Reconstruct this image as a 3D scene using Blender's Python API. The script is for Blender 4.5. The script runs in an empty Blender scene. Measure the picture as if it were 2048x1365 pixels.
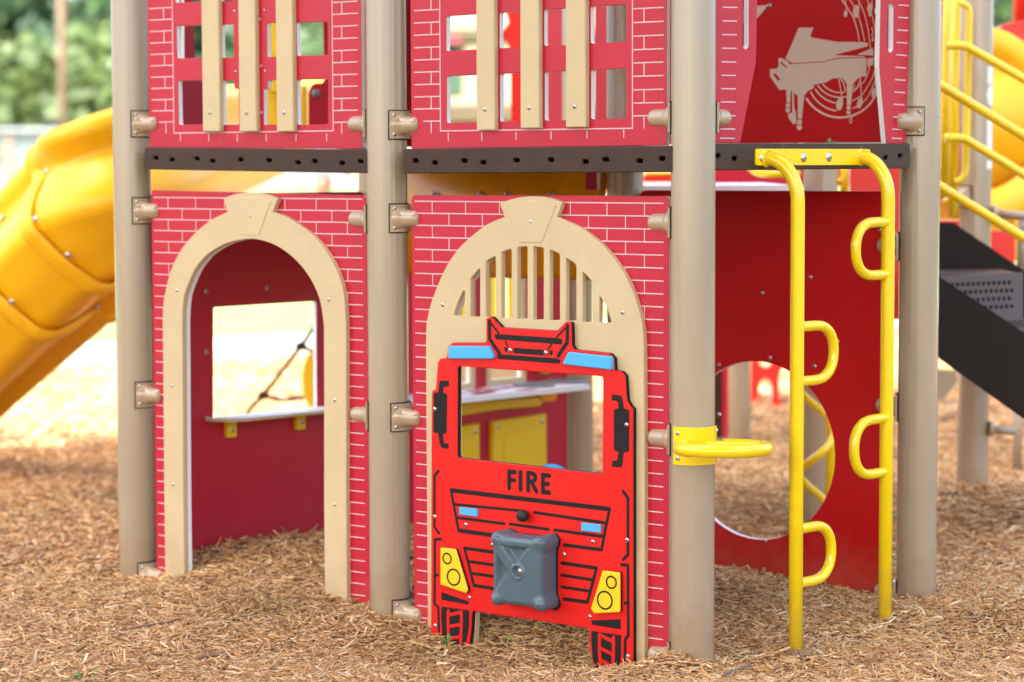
import bpy, math, random
import numpy as np
from mathutils import Vector, Matrix
from mathutils.geometry import tessellate_polygon
random.seed(7); rng = np.random.default_rng(7)
scene = bpy.context.scene
COL = scene.collection
R = math.radians
V3 = Vector
ZUP = V3((0, 0, 1))

# ------------------------------------------------------------------ camera model (used to measure the photograph)
F, CX, CY = 4835.0, 1024.0, 682.5
PITCH, ROLL, CAMH = R(4.2), 0.0037, 1.41
CAM = V3((0, 0, CAMH))
_w = V3((0, math.cos(PITCH), -math.sin(PITCH)))
_r0 = V3((1, 0, 0)); _u0 = V3((0, math.sin(PITCH), math.cos(PITCH)))
_r = _r0 * math.cos(ROLL) - _u0 * math.sin(ROLL)
_u = _u0 * math.cos(ROLL) + _r0 * math.sin(ROLL)
def ray(px, py): return _w + _r * ((px - CX) / F) - _u * ((py - CY) / F)
def at(px, py, y):                    # world point seen at a pixel of the photo, at distance y
    d = ray(px, py); return CAM + d * (y / d.y)
def on_ground(px, py, z=0.0):
    d = ray(px, py); return CAM + d * ((z - CAMH) / d.z)
class Plane:
    def __init__(s, P0, U):
        s.P0 = V3((P0[0], P0[1], 0)); s.U = V3((U[0], U[1], 0)).normalized(); s.N = s.U.cross(ZUP)
    def uv(s, px, py, off=0.0):
        d = ray(px, py); o = s.P0 + s.N * off
        t = (o - CAM).dot(s.N) / d.dot(s.N); p = CAM + d * t
        return ((p - s.P0).dot(s.U), p.z)
    def uvs(s, pts, off=0.0): return [s.uv(x, y, off) for x, y in pts]
    def p(s, u, v, off=0.0): return s.P0 + s.U * u + ZUP * v + s.N * off

# ------------------------------------------------------------------ materials
def mat(name, col, rough=0.5, metal=0.0, bump=0.0, bscale=300.0, stretch=None, var=0.0, vscale=4.0, spec=0.5, coat=0.0, dirt=0.0, scuff=None, dust=0.0, bd=0.002):
    m = bpy.data.materials.new(name); m.use_nodes = True
    nt = m.node_tree; b = nt.nodes['Principled BSDF']
    b.inputs['Base Color'].default_value = (*col, 1); b.inputs['Roughness'].default_value = rough
    b.inputs['Metallic'].default_value = metal; b.inputs['Specular IOR Level'].default_value = spec
    b.inputs['Coat Weight'].default_value = coat; b.inputs['Coat Roughness'].default_value = 0.15
    tc = nt.nodes.new('ShaderNodeNewGeometry'); src = tc.outputs['Position']
    if stretch:
        mp = nt.nodes.new('ShaderNodeMapping'); mp.inputs['Scale'].default_value = stretch
        nt.links.new(src, mp.inputs['Vector']); src2 = mp.outputs['Vector']
    else: src2 = src
    if bump:
        n = nt.nodes.new('ShaderNodeTexNoise'); n.inputs['Scale'].default_value = bscale; n.inputs['Detail'].default_value = 2
        nt.links.new(src2, n.inputs['Vector'])
        bp = nt.nodes.new('ShaderNodeBump'); bp.inputs['Strength'].default_value = bump; bp.inputs['Distance'].default_value = bd
        nt.links.new(n.outputs['Fac'], bp.inputs['Height']); nt.links.new(bp.outputs['Normal'], b.inputs['Normal'])
    if var or dirt:
        n2 = nt.nodes.new('ShaderNodeTexNoise'); n2.inputs['Scale'].default_value = vscale; n2.inputs['Detail'].default_value = 6
        n2.inputs['Roughness'].default_value = 0.65
        nt.links.new(src, n2.inputs['Vector'])
        mx = nt.nodes.new('ShaderNodeMix'); mx.data_type = 'RGBA'
        mr = nt.nodes.new('ShaderNodeMapRange'); mr.inputs['From Min'].default_value = 0.3; mr.inputs['From Max'].default_value = 0.7
        nt.links.new(n2.outputs['Fac'], mr.inputs['Value']); nt.links.new(mr.outputs['Result'], mx.inputs['Factor'])
        v = var
        mx.inputs['A'].default_value = (*[c * (1 - v) for c in col], 1)
        mx.inputs['B'].default_value = (*[min(1, c * (1 + v)) for c in col], 1)
        nt.links.new(mx.outputs['Result'], b.inputs['Base Color'])
        mr2 = nt.nodes.new('ShaderNodeMapRange'); mr2.inputs['To Min'].default_value = max(0, rough - 0.06); mr2.inputs['To Max'].default_value = min(1, rough + 0.08)
        nt.links.new(n2.outputs['Fac'], mr2.inputs['Value']); nt.links.new(mr2.outputs['Result'], b.inputs['Roughness'])
    def over(color, fac):          # lay a stain of its own shape over the colour
        inp = b.inputs['Base Color']; mx = nt.nodes.new('ShaderNodeMix'); mx.data_type = 'RGBA'
        if inp.links: nt.links.new(inp.links[0].from_socket, mx.inputs['A'])
        else: mx.inputs['A'].default_value = (*col, 1)
        mx.inputs['B'].default_value = (*color, 1); nt.links.new(fac, mx.inputs['Factor']); nt.links.new(mx.outputs['Result'], inp)
    def ramp(val, a, c, k):
        r_ = nt.nodes.new('ShaderNodeMapRange'); r_.inputs['From Min'].default_value = a; r_.inputs['From Max'].default_value = c; r_.inputs['To Max'].default_value = k
        nt.links.new(val, r_.inputs['Value']); return r_.outputs['Result']
    if scuff:
        (sc, lo, hi, k, sx) = scuff[1:]
        mp = nt.nodes.new('ShaderNodeMapping'); mp.inputs['Scale'].default_value = sx; mp.inputs['Rotation'].default_value = (.2, .35, .1); nt.links.new(src, mp.inputs['Vector'])
        n = nt.nodes.new('ShaderNodeTexNoise'); n.inputs['Scale'].default_value = sc; n.inputs['Detail'].default_value = 8; n.inputs['Roughness'].default_value = .7
        nt.links.new(mp.outputs['Vector'], n.inputs['Vector']); over(scuff[0], ramp(n.outputs['Fac'], lo, hi, k))
    if dust:
        n = nt.nodes.new('ShaderNodeTexNoise'); n.inputs['Scale'].default_value = 22; n.inputs['Detail'].default_value = 7; nt.links.new(src, n.inputs['Vector'])
        sp = nt.nodes.new('ShaderNodeSeparateXYZ'); nt.links.new(src, sp.inputs['Vector'])
        ad = nt.nodes.new('ShaderNodeMath'); ad.operation = 'MULTIPLY_ADD'; ad.inputs[1].default_value = -.30; nt.links.new(n.outputs['Fac'], ad.inputs[0]); nt.links.new(sp.outputs['Z'], ad.inputs[2])
        over((.30, .19, .10), ramp(ad.outputs[0], .04, -.14, dust))
    return m
M = dict(
    red=mat('red_plastic', (0.51, 0.003, 0.027), 0.42, spec=.46, bump=0.12, bscale=420, var=0.05, vscale=5, scuff=((.62, .25, .27), 14, .66, .80, .35, (1, 1, 3)), dust=.1),
    deepred=mat('deep_red_plastic', (0.55, 0.004, 0.006), 0.45, spec=.22, bump=0.12, bscale=420, var=0.05, vscale=5, scuff=((.60, .12, .12), 14, .66, .80, .3, (1, 1, 3)), dust=.25),
    inlay=mat('cream_inlay', (0.72, 0.55, 0.43), 0.55, var=.04),
    white=mat('white_plastic_core', (0.85, 0.84, 0.82), 0.5, var=0.03),
    mortar=mat('engraved_white_line', (0.64, 0.49, 0.49), 0.6, var=.10, vscale=25),
    tan=mat('tan_plastic', (0.60, 0.452, 0.25), 0.45, bump=0.15, bscale=420, var=0.05, vscale=6, scuff=((.34, .24, .13), 11, .66, .82, .35, (1, 1, 2)), dust=.3),
    post=mat('tan_powder_coat', (0.39, 0.30, 0.20), 0.15, bump=.8, bscale=1.0, stretch=(95, 95, 0.03), bd=.003, var=0.02, vscale=9, coat=0.3, scuff=((.20, .14, .09), 16, .70, .80, .4, (1, 1, .35)), dust=.5),
    cast=mat('tan_cast_metal', (0.44, 0.315, 0.195), 0.14, bump=0.12, bscale=120, coat=0.5),
    truck=mat('truck_red_plastic', (0.70, 0.007, 0.004), 0.42, spec=.32, bump=0.12, bscale=420, var=0.05, vscale=6, scuff=((.80, .22, .18), 16, .66, .80, .35, (1, 1, 3))),
    black=mat('black_plastic', (0.012, 0.010, 0.009), 0.5, bump=0.1, bscale=300, spec=.22),
    rubber=mat('black_rubber', (0.012, 0.012, 0.011), 0.6),
    blue=mat('blue_plastic', (0.06, 0.42, 0.80), 0.4, bump=0.12, bscale=420),
    yellow=mat('yellow_plastic', (0.86, 0.56, 0.004), 0.4, bump=0.1, bscale=420),
    ypaint=mat('yellow_powder_coat', (0.93, 0.65, 0.004), 0.2, bump=0.08, bscale=90, var=0.04, vscale=12, coat=0.4, scuff=((.10, .06, .02), 26, .70, .76, .85, (1, 1, .5)), dust=.2),
    grey=mat('blue_grey_rotomoulded', (0.08, 0.125, 0.15), 0.24, bump=0.1, bscale=250, var=0.08, vscale=14),
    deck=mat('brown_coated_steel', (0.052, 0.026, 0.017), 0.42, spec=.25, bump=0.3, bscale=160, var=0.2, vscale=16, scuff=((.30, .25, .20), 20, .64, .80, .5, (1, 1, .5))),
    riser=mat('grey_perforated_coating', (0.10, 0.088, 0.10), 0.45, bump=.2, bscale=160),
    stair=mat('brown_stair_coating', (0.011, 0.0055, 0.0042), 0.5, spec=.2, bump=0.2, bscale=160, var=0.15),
    steel=mat('stainless_steel', (0.62, 0.60, 0.57), 0.28, metal=1.0),
    dark=mat('dark_socket', (0.02, 0.02, 0.02), 0.6),
    slide=mat('orange_yellow_slide_plastic', (0.96, 0.50, 0.003), 0.35, bump=0.1, bscale=200, var=0.04, vscale=3, scuff=((.70, .42, .12), 9, .62, .82, .4, (1, 1, .6))),
    orange=mat('orange_plastic', (0.95, 0.38, 0.002), 0.25, var=0.04),
    brightred=mat('bright_red_plastic', (0.75, 0.02, 0.012), 0.4),
    cream=mat('cream_wall', (0.24, 0.19, 0.125), 0.7, var=0.03),
    green=mat('green_glass', (0.035, 0.075, 0.05), 0.3),
    pinkb=mat('pink_awning', (0.30, 0.035, 0.06), 0.6),
    concrete=mat('pale_concrete', (0.62, 0.60, 0.56), 0.85, bump=0.3, bscale=30, var=0.08, vscale=2),
    wood=mat('weathered_pole_wood', (0.24, 0.15, 0.11), 0.85, bump=0.4, bscale=6, stretch=(8, 8, .6), var=0.2),
    bark=mat('tree_bark', (0.14, 0.10, 0.07), 0.9, bump=0.6, bscale=5, var=0.25),
    galv=mat('galvanised_steel', (0.20, 0.215, 0.23), 0.5, metal=0.4),
    paleb=mat('pale_blue_siding', (0.085, 0.105, 0.12), 0.7, var=0.06),
    brick=mat('orange_brown_brick', (0.20, 0.11, 0.075), 0.8, var=0.1),
    rope=mat('brown_rope', (0.035, 0.02, 0.012), 0.85, bump=0.5, bscale=60),
    skin=mat('skin', (0.20, 0.085, 0.05), 0.5), shirt=mat('dark_teal_shirt', (0.02, 0.06, 0.06), 0.8), hair=mat('brown_hair', (0.06, 0.03, 0.02), 0.7),
    leaf=mat('fresh_green_leaf', (0.075, 0.22, 0.025), 0.45, var=0.2, vscale=60),
    twig=mat('grey_twig', (0.18, 0.14, 0.11), 0.85, bump=0.4, bscale=80),
    chunk=mat('brown_wood_chunk', (0.27, 0.15, 0.08), 0.85, bump=0.5, bscale=60, var=0.2, vscale=40),
)

# ------------------------------------------------------------------ mesh building
class MB:
    def __init__(s): s.v = []; s.f = []; s.m = []; s.s = []
    def add(s, verts, faces, mi=0, smooth=False):
        o = len(s.v); s.v += [V3(v) for v in verts]
        for f in faces: s.f.append([i + o for i in f]); s.m.append(mi); s.s.append(smooth)
    def build(s, name, mats, root, parent=None, loc=None):
        base = root.location if loc is None else loc
        me = bpy.data.meshes.new(name)
        me.from_pydata([v - base for v in s.v], [], s.f)
        me.polygons.foreach_set('material_index', s.m); me.polygons.foreach_set('use_smooth', s.s)
        for m in (mats if isinstance(mats, (list, tuple)) else [mats]): me.materials.append(M[m] if isinstance(m, str) else m)
        me.update()
        o = bpy.data.objects.new(name, me); COL.objects.link(o)
        o.parent = parent if parent is not None else root
        return o
    def top(s, name, mats, loc):       # a thing that is one mesh
        o = s.build(name, mats, None, None, V3(loc)); o.parent = None; o.location = loc; return o
    # --- shapes
    def box(s, c, ax, ay, az, mi=0):
        c = V3(c); ax = V3(ax); ay = V3(ay); az = V3(az)
        vs = [c + ax * i + ay * j + az * k for i in (-1, 1) for j in (-1, 1) for k in (-1, 1)]
        s.add(vs, [(0, 1, 3, 2), (4, 6, 7, 5), (0, 4, 5, 1), (2, 3, 7, 6), (0, 2, 6, 4), (1, 5, 7, 3)], mi)
    def plate(s, pl, outer, off0, off1, holes=(), b=0.0015, mi=0, ms=1):
        loops = []
        for k, lp in enumerate([outer] + list(holes)):
            lp = clean(lp); a = area(lp)
            if (a < 0) == (k == 0): lp = lp[::-1]
            loops.append(lp)
        ins = [offset(l, b) for l in loops]
        base = len(s.v); idx = 0; starts = []
        vs = []
        for l, q in zip(loops, ins):
            starts.append((len(vs), len(l)))
            vs += [pl.p(u, v, off0) for u, v in l] + [pl.p(u, v, off1 - b) for u, v in l] + [pl.p(u, v, off1) for u, v in q]
        fs = []; mm = []
        for (st, n) in starts:
            for i in range(n):
                j = (i + 1) % n
                fs.append((st + i, st + j, st + n + j, st + n + i)); mm.append(ms)
                fs.append((st + n + i, st + n + j, st + 2 * n + j, st + 2 * n + i)); mm.append(mi)
        for which, rev in ((2, False), (0, True)):
            lp3 = []; mp = []
            for (st, n), l, q in zip(starts, loops, ins):
                lp3.append([V3((u, v, 0)) for u, v in (q if which == 2 else l)])
                mp += [st + which * n + i for i in range(n)]
            for t in tessellate_polygon(lp3):
                a_, b_, c_ = (mp[i] for i in t)
                nn = (vs[b_] - vs[a_]).cross(vs[c_] - vs[a_])
                if (nn.dot(pl.N) > 0) == rev: b_, c_ = c_, b_
                fs.append((a_, b_, c_)); mm.append(mi)
        o = len(s.v); s.v += vs
        for f, m_ in zip(fs, mm): s.f.append([i + o for i in f]); s.m.append(m_); s.s.append(False)
    def ribbon(s, pl, pts, w, off, mi=0, h=0.0007, caps=True):
        s.plate(pl, ribbon_poly(pts, w, caps), off - 0.001, off + h, b=0.0002, mi=mi, ms=mi)
    def tube(s, path, r, seg=14, mi=0, caps=True, closed=False):
        path = [V3(p) for p in path]; n = len(path)
        rr = r if isinstance(r, (list, tuple)) else [r] * n
        def tan(i):
            if closed: return (path[(i + 1) % n] - path[i - 1]).normalized()
            return (path[min(i + 1, n - 1)] - path[max(i - 1, 0)]).normalized()
        t = tan(0); a = t.cross(ZUP)
        if a.length < 0.05: a = t.cross(V3((1, 0, 0)))
        a.normalize(); vs = []
        for i in range(n):
            t = tan(i); a = (a - t * a.dot(t)).normalized(); b = t.cross(a)
            for k in range(seg):
                th = 2 * math.pi * k / seg; vs.append(path[i] + (a * math.cos(th) + b * math.sin(th)) * rr[i])
        fs = []
        for i in range(n if closed else n - 1):
            i2 = (i + 1) % n
            for k in range(seg):
                k2 = (k + 1) % seg; fs.append((i * seg + k, i * seg + k2, i2 * seg + k2, i2 * seg + k))
        s.add(vs, fs, mi, True)
        if caps and not closed:
            o = len(s.v) - len(vs)
            s.f.append([o + k for k in range(seg)][::-1]); s.m.append(mi); s.s.append(False)
            s.f.append([o + (n - 1) * seg + k for k in range(seg)]); s.m.append(mi); s.s.append(False)
    def lathe(s, c, axis, prof, seg=20, mi=0, smooth=True):   # prof: (radius, height) along axis
        c = V3(c); axis = V3(axis).normalized(); a = axis.cross(ZUP)
        if a.length < 0.05: a = axis.cross(V3((1, 0, 0)))
        a.normalize(); b = axis.cross(a); vs = []; fs = []
        for r, h in prof:
            for k in range(seg):
                th = 2 * math.pi * k / seg; vs.append(c + axis * h + (a * math.cos(th) + b * math.sin(th)) * r)
        for i in range(len(prof) - 1):
            for k in range(seg):
                k2 = (k + 1) % seg; fs.append((i * seg + k, i * seg + k2, (i + 1) * seg + k2, (i + 1) * seg + k))
        s.add(vs, fs, mi, smooth)
    def ball(s, c, r, mi=0, seg=16, rings=10, sc=(1, 1, 1)):
        vs = []; fs = []; c = V3(c)
        for i in range(rings + 1):
            ph = math.pi * i / rings
            for k in range(seg):
                th = 2 * math.pi * k / seg
                vs.append(c + V3((math.sin(ph) * math.cos(th) * r * sc[0], math.sin(ph) * math.sin(th) * r * sc[1], math.cos(ph) * r * sc[2])))
        for i in range(rings):
            for k in range(seg):
                k2 = (k + 1) % seg; fs.append((i * seg + k, (i + 1) * seg + k, (i + 1) * seg + k2, i * seg + k2))
        s.add(vs, fs, mi, True)
def area(l): return sum(l[i][0] * l[(i + 1) % len(l)][1] - l[(i + 1) % len(l)][0] * l[i][1] for i in range(len(l))) / 2
def clean(l):
    out = []
    for p in l:
        if not out or math.hypot(p[0] - out[-1][0], p[1] - out[-1][1]) > 1e-5: out.append((p[0], p[1]))
    if math.hypot(out[0][0] - out[-1][0], out[0][1] - out[-1][1]) < 1e-5: out.pop()
    return out
def offset(l, b):
    n = len(l); out = []
    for i in range(n):
        p0, p1, p2 = l[i - 1], l[i], l[(i + 1) % n]
        d1 = (p1[0] - p0[0], p1[1] - p0[1]); d2 = (p2[0] - p1[0], p2[1] - p1[1])
        l1 = math.hypot(*d1) or 1; l2 = math.hypot(*d2) or 1
        n1 = (-d1[1] / l1, d1[0] / l1); n2 = (-d2[1] / l2, d2[0] / l2)
        k = 1 + n1[0] * n2[0] + n1[1] * n2[1]; k = max(k, 0.35)
        out.append((p1[0] + b * (n1[0] + n2[0]) / k, p1[1] + b * (n1[1] + n2[1]) / k))
    return out
def ribbon_poly(pts, w, caps=True):
    pts = clean(pts) if math.dist(pts[0], pts[-1]) > 1e-5 else pts
    n = len(pts); L = []; Rr = []
    for i in range(n):
        a = pts[max(i - 1, 0)]; b = pts[i]; c = pts[min(i + 1, n - 1)]
        def nrm(p, q):
            d = (q[0] - p[0], q[1] - p[1]); l = math.hypot(*d) or 1; return (-d[1] / l, d[0] / l)
        n1 = nrm(a, b) if i > 0 else nrm(b, c); n2 = nrm(b, c) if i < n - 1 else n1
        k = max(1 + n1[0] * n2[0] + n1[1] * n2[1], 0.4)
        ox, oy = (n1[0] + n2[0]) / k * w / 2, (n1[1] + n2[1]) / k * w / 2
        L.append((b[0] + ox, b[1] + oy)); Rr.append((b[0] - ox, b[1] - oy))
    def cap(c, st, sgn):
        a0 = math.atan2(st[1] - c[1], st[0] - c[0])
        return [(c[0] + w / 2 * math.cos(a0 + sgn * t), c[1] + w / 2 * math.sin(a0 + sgn * t)) for t in (math.pi * .25, math.pi * .5, math.pi * .75)]
    if caps: return L + cap(pts[-1], L[-1], -1) + Rr[::-1] + cap(pts[0], Rr[0], -1)
    return L + Rr[::-1]
def fillet(l, r, n=5):
    l = clean(l); out = []; N = len(l)
    for i in range(N):
        p0, p1, p2 = l[i - 1], l[i], l[(i + 1) % N]
        rr = r[i] if isinstance(r, (list, tuple)) else r
        a = V3((p0[0] - p1[0], p0[1] - p1[1], 0)); b = V3((p2[0] - p1[0], p2[1] - p1[1], 0))
        if rr <= 0 or a.length < 1e-6 or b.length < 1e-6: out.append(p1); continue
        ang = a.angle(b)
        if ang > 3.0: out.append(p1); continue
        d = min(rr / math.tan(ang / 2), a.length * .48, b.length * .48)
        A = V3((p1[0], p1[1], 0)) + a.normalized() * d; B = V3((p1[0], p1[1], 0)) + b.normalized() * d; P = V3((p1[0], p1[1], 0))
        for k in range(n + 1):
            t = k / n; q = A * (1 - t) ** 2 + P * 2 * t * (1 - t) + B * t * t; out.append((q.x, q.y))
    return out
def smooth(pts, n=6, closed=False):     # Catmull-Rom through the points (2-D or 3-D)
    P = [V3(p if len(p) == 3 else (p[0], p[1], 0)) for p in pts]; N = len(P); out = []
    for i in range(N if closed else N - 1):
        p0 = P[i - 1] if (i > 0 or closed) else P[0]; p1 = P[i]; p2 = P[(i + 1) % N]; p3 = P[(i + 2) % N] if (closed or i + 2 < N) else P[-1]
        for k in range(n):
            t = k / n
            out.append(0.5 * ((2 * p1) + (p2 - p0) * t + (2 * p0 - 5 * p1 + 4 * p2 - p3) * t * t + (3 * p1 - p0 - 3 * p2 + p3) * t ** 3))
    if not closed: out.append(P[-1])
    if len(pts[0]) == 2: return [(q.x, q.y) for q in out]
    return out
def circle(c, r, n=40): return [(c[0] + r * math.cos(2 * math.pi * i / n), c[1] + r * math.sin(2 * math.pi * i / n)) for i in range(n)]
def rect(u0, v0, u1, v1, r=0.0):
    l = [(u0, v0), (u1, v0), (u1, v1), (u0, v1)]; return fillet(l, r) if r else l
def stadium(c, hw, hh, n=6):
    out = []
    for k in range(n + 1): a = -math.pi / 2 + math.pi * k / n; out.append((c[0] + hw - hh + hh * math.cos(a), c[1] + hh * math.sin(a)))
    for k in range(n + 1): a = math.pi / 2 + math.pi * k / n; out.append((c[0] - hw + hh + hh * math.cos(a), c[1] + hh * math.sin(a)))
    return out

# ------------------------------------------------------------------ things, parts and labels
def tag(o, label=None, cat=None, group=None, kind=None):
    if label: o['label'] = label
    if cat: o['category'] = cat
    if group: o['group'] = group
    if kind: o['kind'] = kind
    return o
def thing(name, loc, label, cat, group=None):
    o = bpy.data.objects.new(name, None); o.empty_display_size = 0.1; COL.objects.link(o); o.location = V3(loc)
    return tag(o, label, cat, group)
def _bolt_mesh():
    b = MB()
    b.lathe((0, 0, 0), (0, 0, 1), [(1.0, -0.3), (1.0, 0.1), (.93, .30), (.75, .48), (.5, .58), (.40, .60)], 16, 0)
    b.lathe((0, 0, 0), (0, 0, 1), [(.40, .60), (.34, .35), (0.0, .35)], 6, 1, False)
    me = bpy.data.meshes.new('bolt'); me.from_pydata(b.v, [], b.f)
    me.polygons.foreach_set('material_index', b.m); me.polygons.foreach_set('use_smooth', b.s)
    me.materials.append(M['steel']); me.materials.append(M['dark']); return me
BOLT = _bolt_mesh()
def bolt(pos, nrm, r, root, parent=None, name='bolt'):
    o = bpy.data.objects.new(name, BOLT); COL.objects.link(o); o.parent = parent or root
    o.location = V3(pos) - root.location; o.rotation_mode = 'QUATERNION'
    o.rotation_quaternion = V3(nrm).to_track_quat('Z', 'Y'); o.scale = (r, r, r); return o
# ------------------------------------------------------------------ layout of the play structure
TH = R(37.4)
uA = V3((math.cos(TH), -math.sin(TH), 0)); P3 = V3((0.518, 6.90, 0)); SIDE = 1.1425
P2 = P3 - uA * SIDE; P1 = P2 - uA * SIDE
uB = V3((0.687, 0.727, 0)).normalized(); P4 = P3 + uB * SIDE
P5 = P1 + uB * SIDE; P6 = P2 + uB * SIDE; P7 = P5 + uB * SIDE; P8 = P6 + uB * SIDE
A = Plane(P3 + uA.cross(ZUP) * .008, uA); B = Plane(P3, uB)
C_ = Plane(P1, uB)            # left inner wall, seen from inside
E = Plane(P6, (P4 - P6))      # back wall of the right bay
PR = 0.0635
PXM = 690.0                   # photo pixels per metre on the front wall

def clamp(root, post, d, z, full=True, scale=1.0):
    """cast clamp on a post, gripping a panel that leaves the post in direction d"""
    d = V3(d).normalized(); s = ZUP.cross(d); c = V3((post.x, post.y, z))
    m = MB(); g = MB()
    def patch(mb, r0, r1, hh, a, mi=0):
        n = 12; vs = []; fs = []
        for i in range(n + 1):
            th = -a + 2 * a * i / n
            for (rr, zz) in ((r0, -hh), (r0, hh), (r1, hh), (r1, -hh)):
                vs.append(c + d * (rr * math.cos(th)) + s * (rr * math.sin(th)) + ZUP * zz)
        for i in range(n):
            for k in range(4):
                k2 = (k + 1) % 4; fs.append((i * 4 + k, i * 4 + k2, (i + 1) * 4 + k2, (i + 1) * 4 + k))
        fs += [(0, 3, 2, 1), (n * 4, n * 4 + 1, n * 4 + 2, n * 4 + 3)]
        mb.add(vs, fs, mi)
    patch(g, PR - .001, PR + .004, .0465, R(46)); patch(m, PR + .0035, PR + .0105, .0425, R(43))
    kn = d.cross(ZUP); kn = kn if kn.y < 0 else -kn
    m.lathe(c + kn * .009, d, [(.040, PR - .012), (.038, PR + .005), (.0325, PR + .011), (.0285, PR + .017), (.0268, PR + .026), (.0255, PR + .058), (.0245, PR + .066), (.021, PR + .0735), (.014, PR + .078), (0.0, PR + .0795)], 28)
    o = m.build('clamp', 'cast', root); g.build('gasket', 'rubber', root, o)
    if full:
        for sg in (-1, 1):
            for zz in (-.030, .030):
                th = R(31) * sg; n = d * math.cos(th) + s * math.sin(th)
                bolt(c + n * (PR + .0105) + ZUP * zz, n, .0062, root, o)
    return o

def post(p, label, zt=3.3, group=None, z0=-0.3, r=PR):
    t = thing('support_post', (p.x, p.y, 0), label, 'post', group)
    m = MB(); m.lathe((p.x, p.y, 0), ZUP, [(r, z0), (r, zt), (r * .97, zt + .008), (0, zt + .02)], 40)
    m.build('pole', 'post', t); return t
def zA(px, py, off=0.0): return A.uv(px, py, off)[1]
GP = 'tan posts of the play structure'
t1 = post(P1, 'tan round post left of the arched doorway, yellow slide behind it', group=GP)
t2 = post(P2, 'tan round post between the arched doorway and the fire truck panel', group=GP)
t3 = post(P3, 'tan round post carrying the yellow ring, right of the fire truck panel', group=GP)
t4 = post(P4, 'tan round post right of the yellow loop ladder, in front of the stairs', group=GP)
t5 = post(P5, 'tan round post at the far end of the inner window wall, almost hidden', group=GP)
t6 = post(P6, 'tan round post in shade behind the upper brick panel above the fire truck', group=GP)
t7 = post(P7, 'tan round post beside the play kitchen, seen through the fire truck windscreen', group=GP)
t8 = post(P8, 'tan round post behind the yellow loop ladder, seen through the round crawl hole', group=GP)
for y in (248, 422, 790, 1150): clamp(t1, P1, uA, A.uv(300, y)[1])
for y in (248, 438, 830): clamp(t2, P2, -uA, A.uv(735, y)[1], y < 0)
for y in (250, 437, 835, 1228): clamp(t2, P2, uA, A.uv(818, y)[1])
for y in (236, 445, 877, 1312): clamp(t3, P3, -uA, A.uv(1340, y)[1], False)
clamp(t3, P3, uB, B.uv(1436, 236)[1], False)
clamp(t4, P4, -uB, B.uv(1815, 243)[1])
dE = (P6 - P4).normalized()
for y in (492, 812, 1185): clamp(t4, P4, dE, E.uv(1795, y)[1], False)

# ------------------------------------------------------------------ front wall, lower panels
F1 = 0.0095          # face of the brick panels
F2 = 0.0285          # face of the tan trim
F3 = 0.0465          # face of the fire truck
def brick_lines(mb, pl, rows, uL, uR, colsL, colsR, aL, aR, w=.0034):
    """rows: heights of the joints; aL/aR(v): where the arch covers the wall"""
    k = 0
    for i, v in enumerate(rows):
        l = aL(v); r = aR(v); off = F1
        if l is None: mb.ribbon(pl, [(uL, v), (uR, v)], w, off, mi=2)
        else:
            if l - uL > .006: mb.ribbon(pl, [(uL, v), (l, v)], w, off, mi=2)
            if uR - r > .006: mb.ribbon(pl, [(r, v), (uR, v)], w, off, mi=2)
        if i + 1 < len(rows):
            v2 = rows[i + 1]; par = i % 2; vm = (v + v2) / 2
            for cl, sgn in ((colsL[par], -1), (colsR[par], 1)):
                for u in cl:
                    l = aL(v2); r = aR(v2)
                    if l is None or (sgn < 0 and u < l + .004) or (sgn > 0 and u > r - .004):
                        mb.ribbon(pl, [(u, v - w * .4), (u, v2 + w * .4)], w * .85, off - .0002, mi=2, caps=False)
def arch_fn(pts):            # polyline of (u, v) -> u at height v
    pts = sorted(pts, key=lambda p: p[1])
    def f(v):
        if v > pts[-1][1]: return None
        if v < pts[0][1]: return pts[0][0]
        for a, b in zip(pts, pts[1:]):
            if a[1] <= v <= b[1]: return a[0] + (b[0] - a[0]) * (v - a[1]) / max(1e-6, b[1] - a[1])
    return f
ZB = -0.12
def seqA(px, off): return A.uvs(px, off)

# ---- doorway panel
o1L = [(328, 1000), (325.5, 700), (324.8, 634), (329, 590), (342, 539), (362, 500), (389.6, 467), (419.5, 442), (454, 424.5)]
o1R = [(545, 424.5), (568, 433), (591, 446.5), (629, 475), (661, 517), (683.6, 571), (691, 634), (692, 700), (692, 1000)]
i1 = [(366.5, 1000), (364.5, 700), (364.5, 634), (367, 600), (372, 580), (387, 544), (402, 523), (419.5, 506), (454, 487), (499, 478.3), (541.6, 487), (579, 510), (611, 544), (634, 586), (645, 634), (647.3, 700), (647.5, 1000)]
key1 = [(454, 424.5), (446.4, 397), (472, 388.5), (501.7, 385.6), (530, 388.5), (555.5, 397), (545, 424.5)]
def legs(pts): return [(pts[0][0], ZB)] + pts + [(pts[-1][0], ZB)]
O1L = smooth(seqA(o1L, F2), 4); O1R = smooth(seqA(o1R, F2), 4); I1 = smooth(seqA(i1, F2), 4); K1 = seqA(key1, F2)
K1 = [K1[0]] + [K1[1]] + smooth(K1[1:6], 4)[1:-1] + [K1[5]] + [K1[6]]
red1 = [A.uv(x, y, F1) for x, y in ((302.5, 380.5), (733, 391.5))]
uL1 = A.uv(305, 600, F1)[0]; uR1 = A.uv(734.5, 640, F1)[0]
r1o = fillet([(uL1, red1[0][1]), (uR1, red1[1][1])], 0)
w1 = thing('arched_doorway_panel', A.p((uL1 + uR1) / 2, 0), 'red brick-patterned panel with an open tan archway, left of the fire truck', 'playground panel', 'brick-patterned front panels')
outer = [(uR1, ZB), (uR1, red1[1][1]), (uL1, red1[0][1]), (uL1, ZB), (I1[0][0], ZB)] + I1 + [(I1[-1][0], ZB)]
rf = [0, .017, .017, 0, 0] + [0] * len(I1) + [0]
m = MB(); m.plate(A, fillet(outer, rf), -F1, F1)
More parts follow.
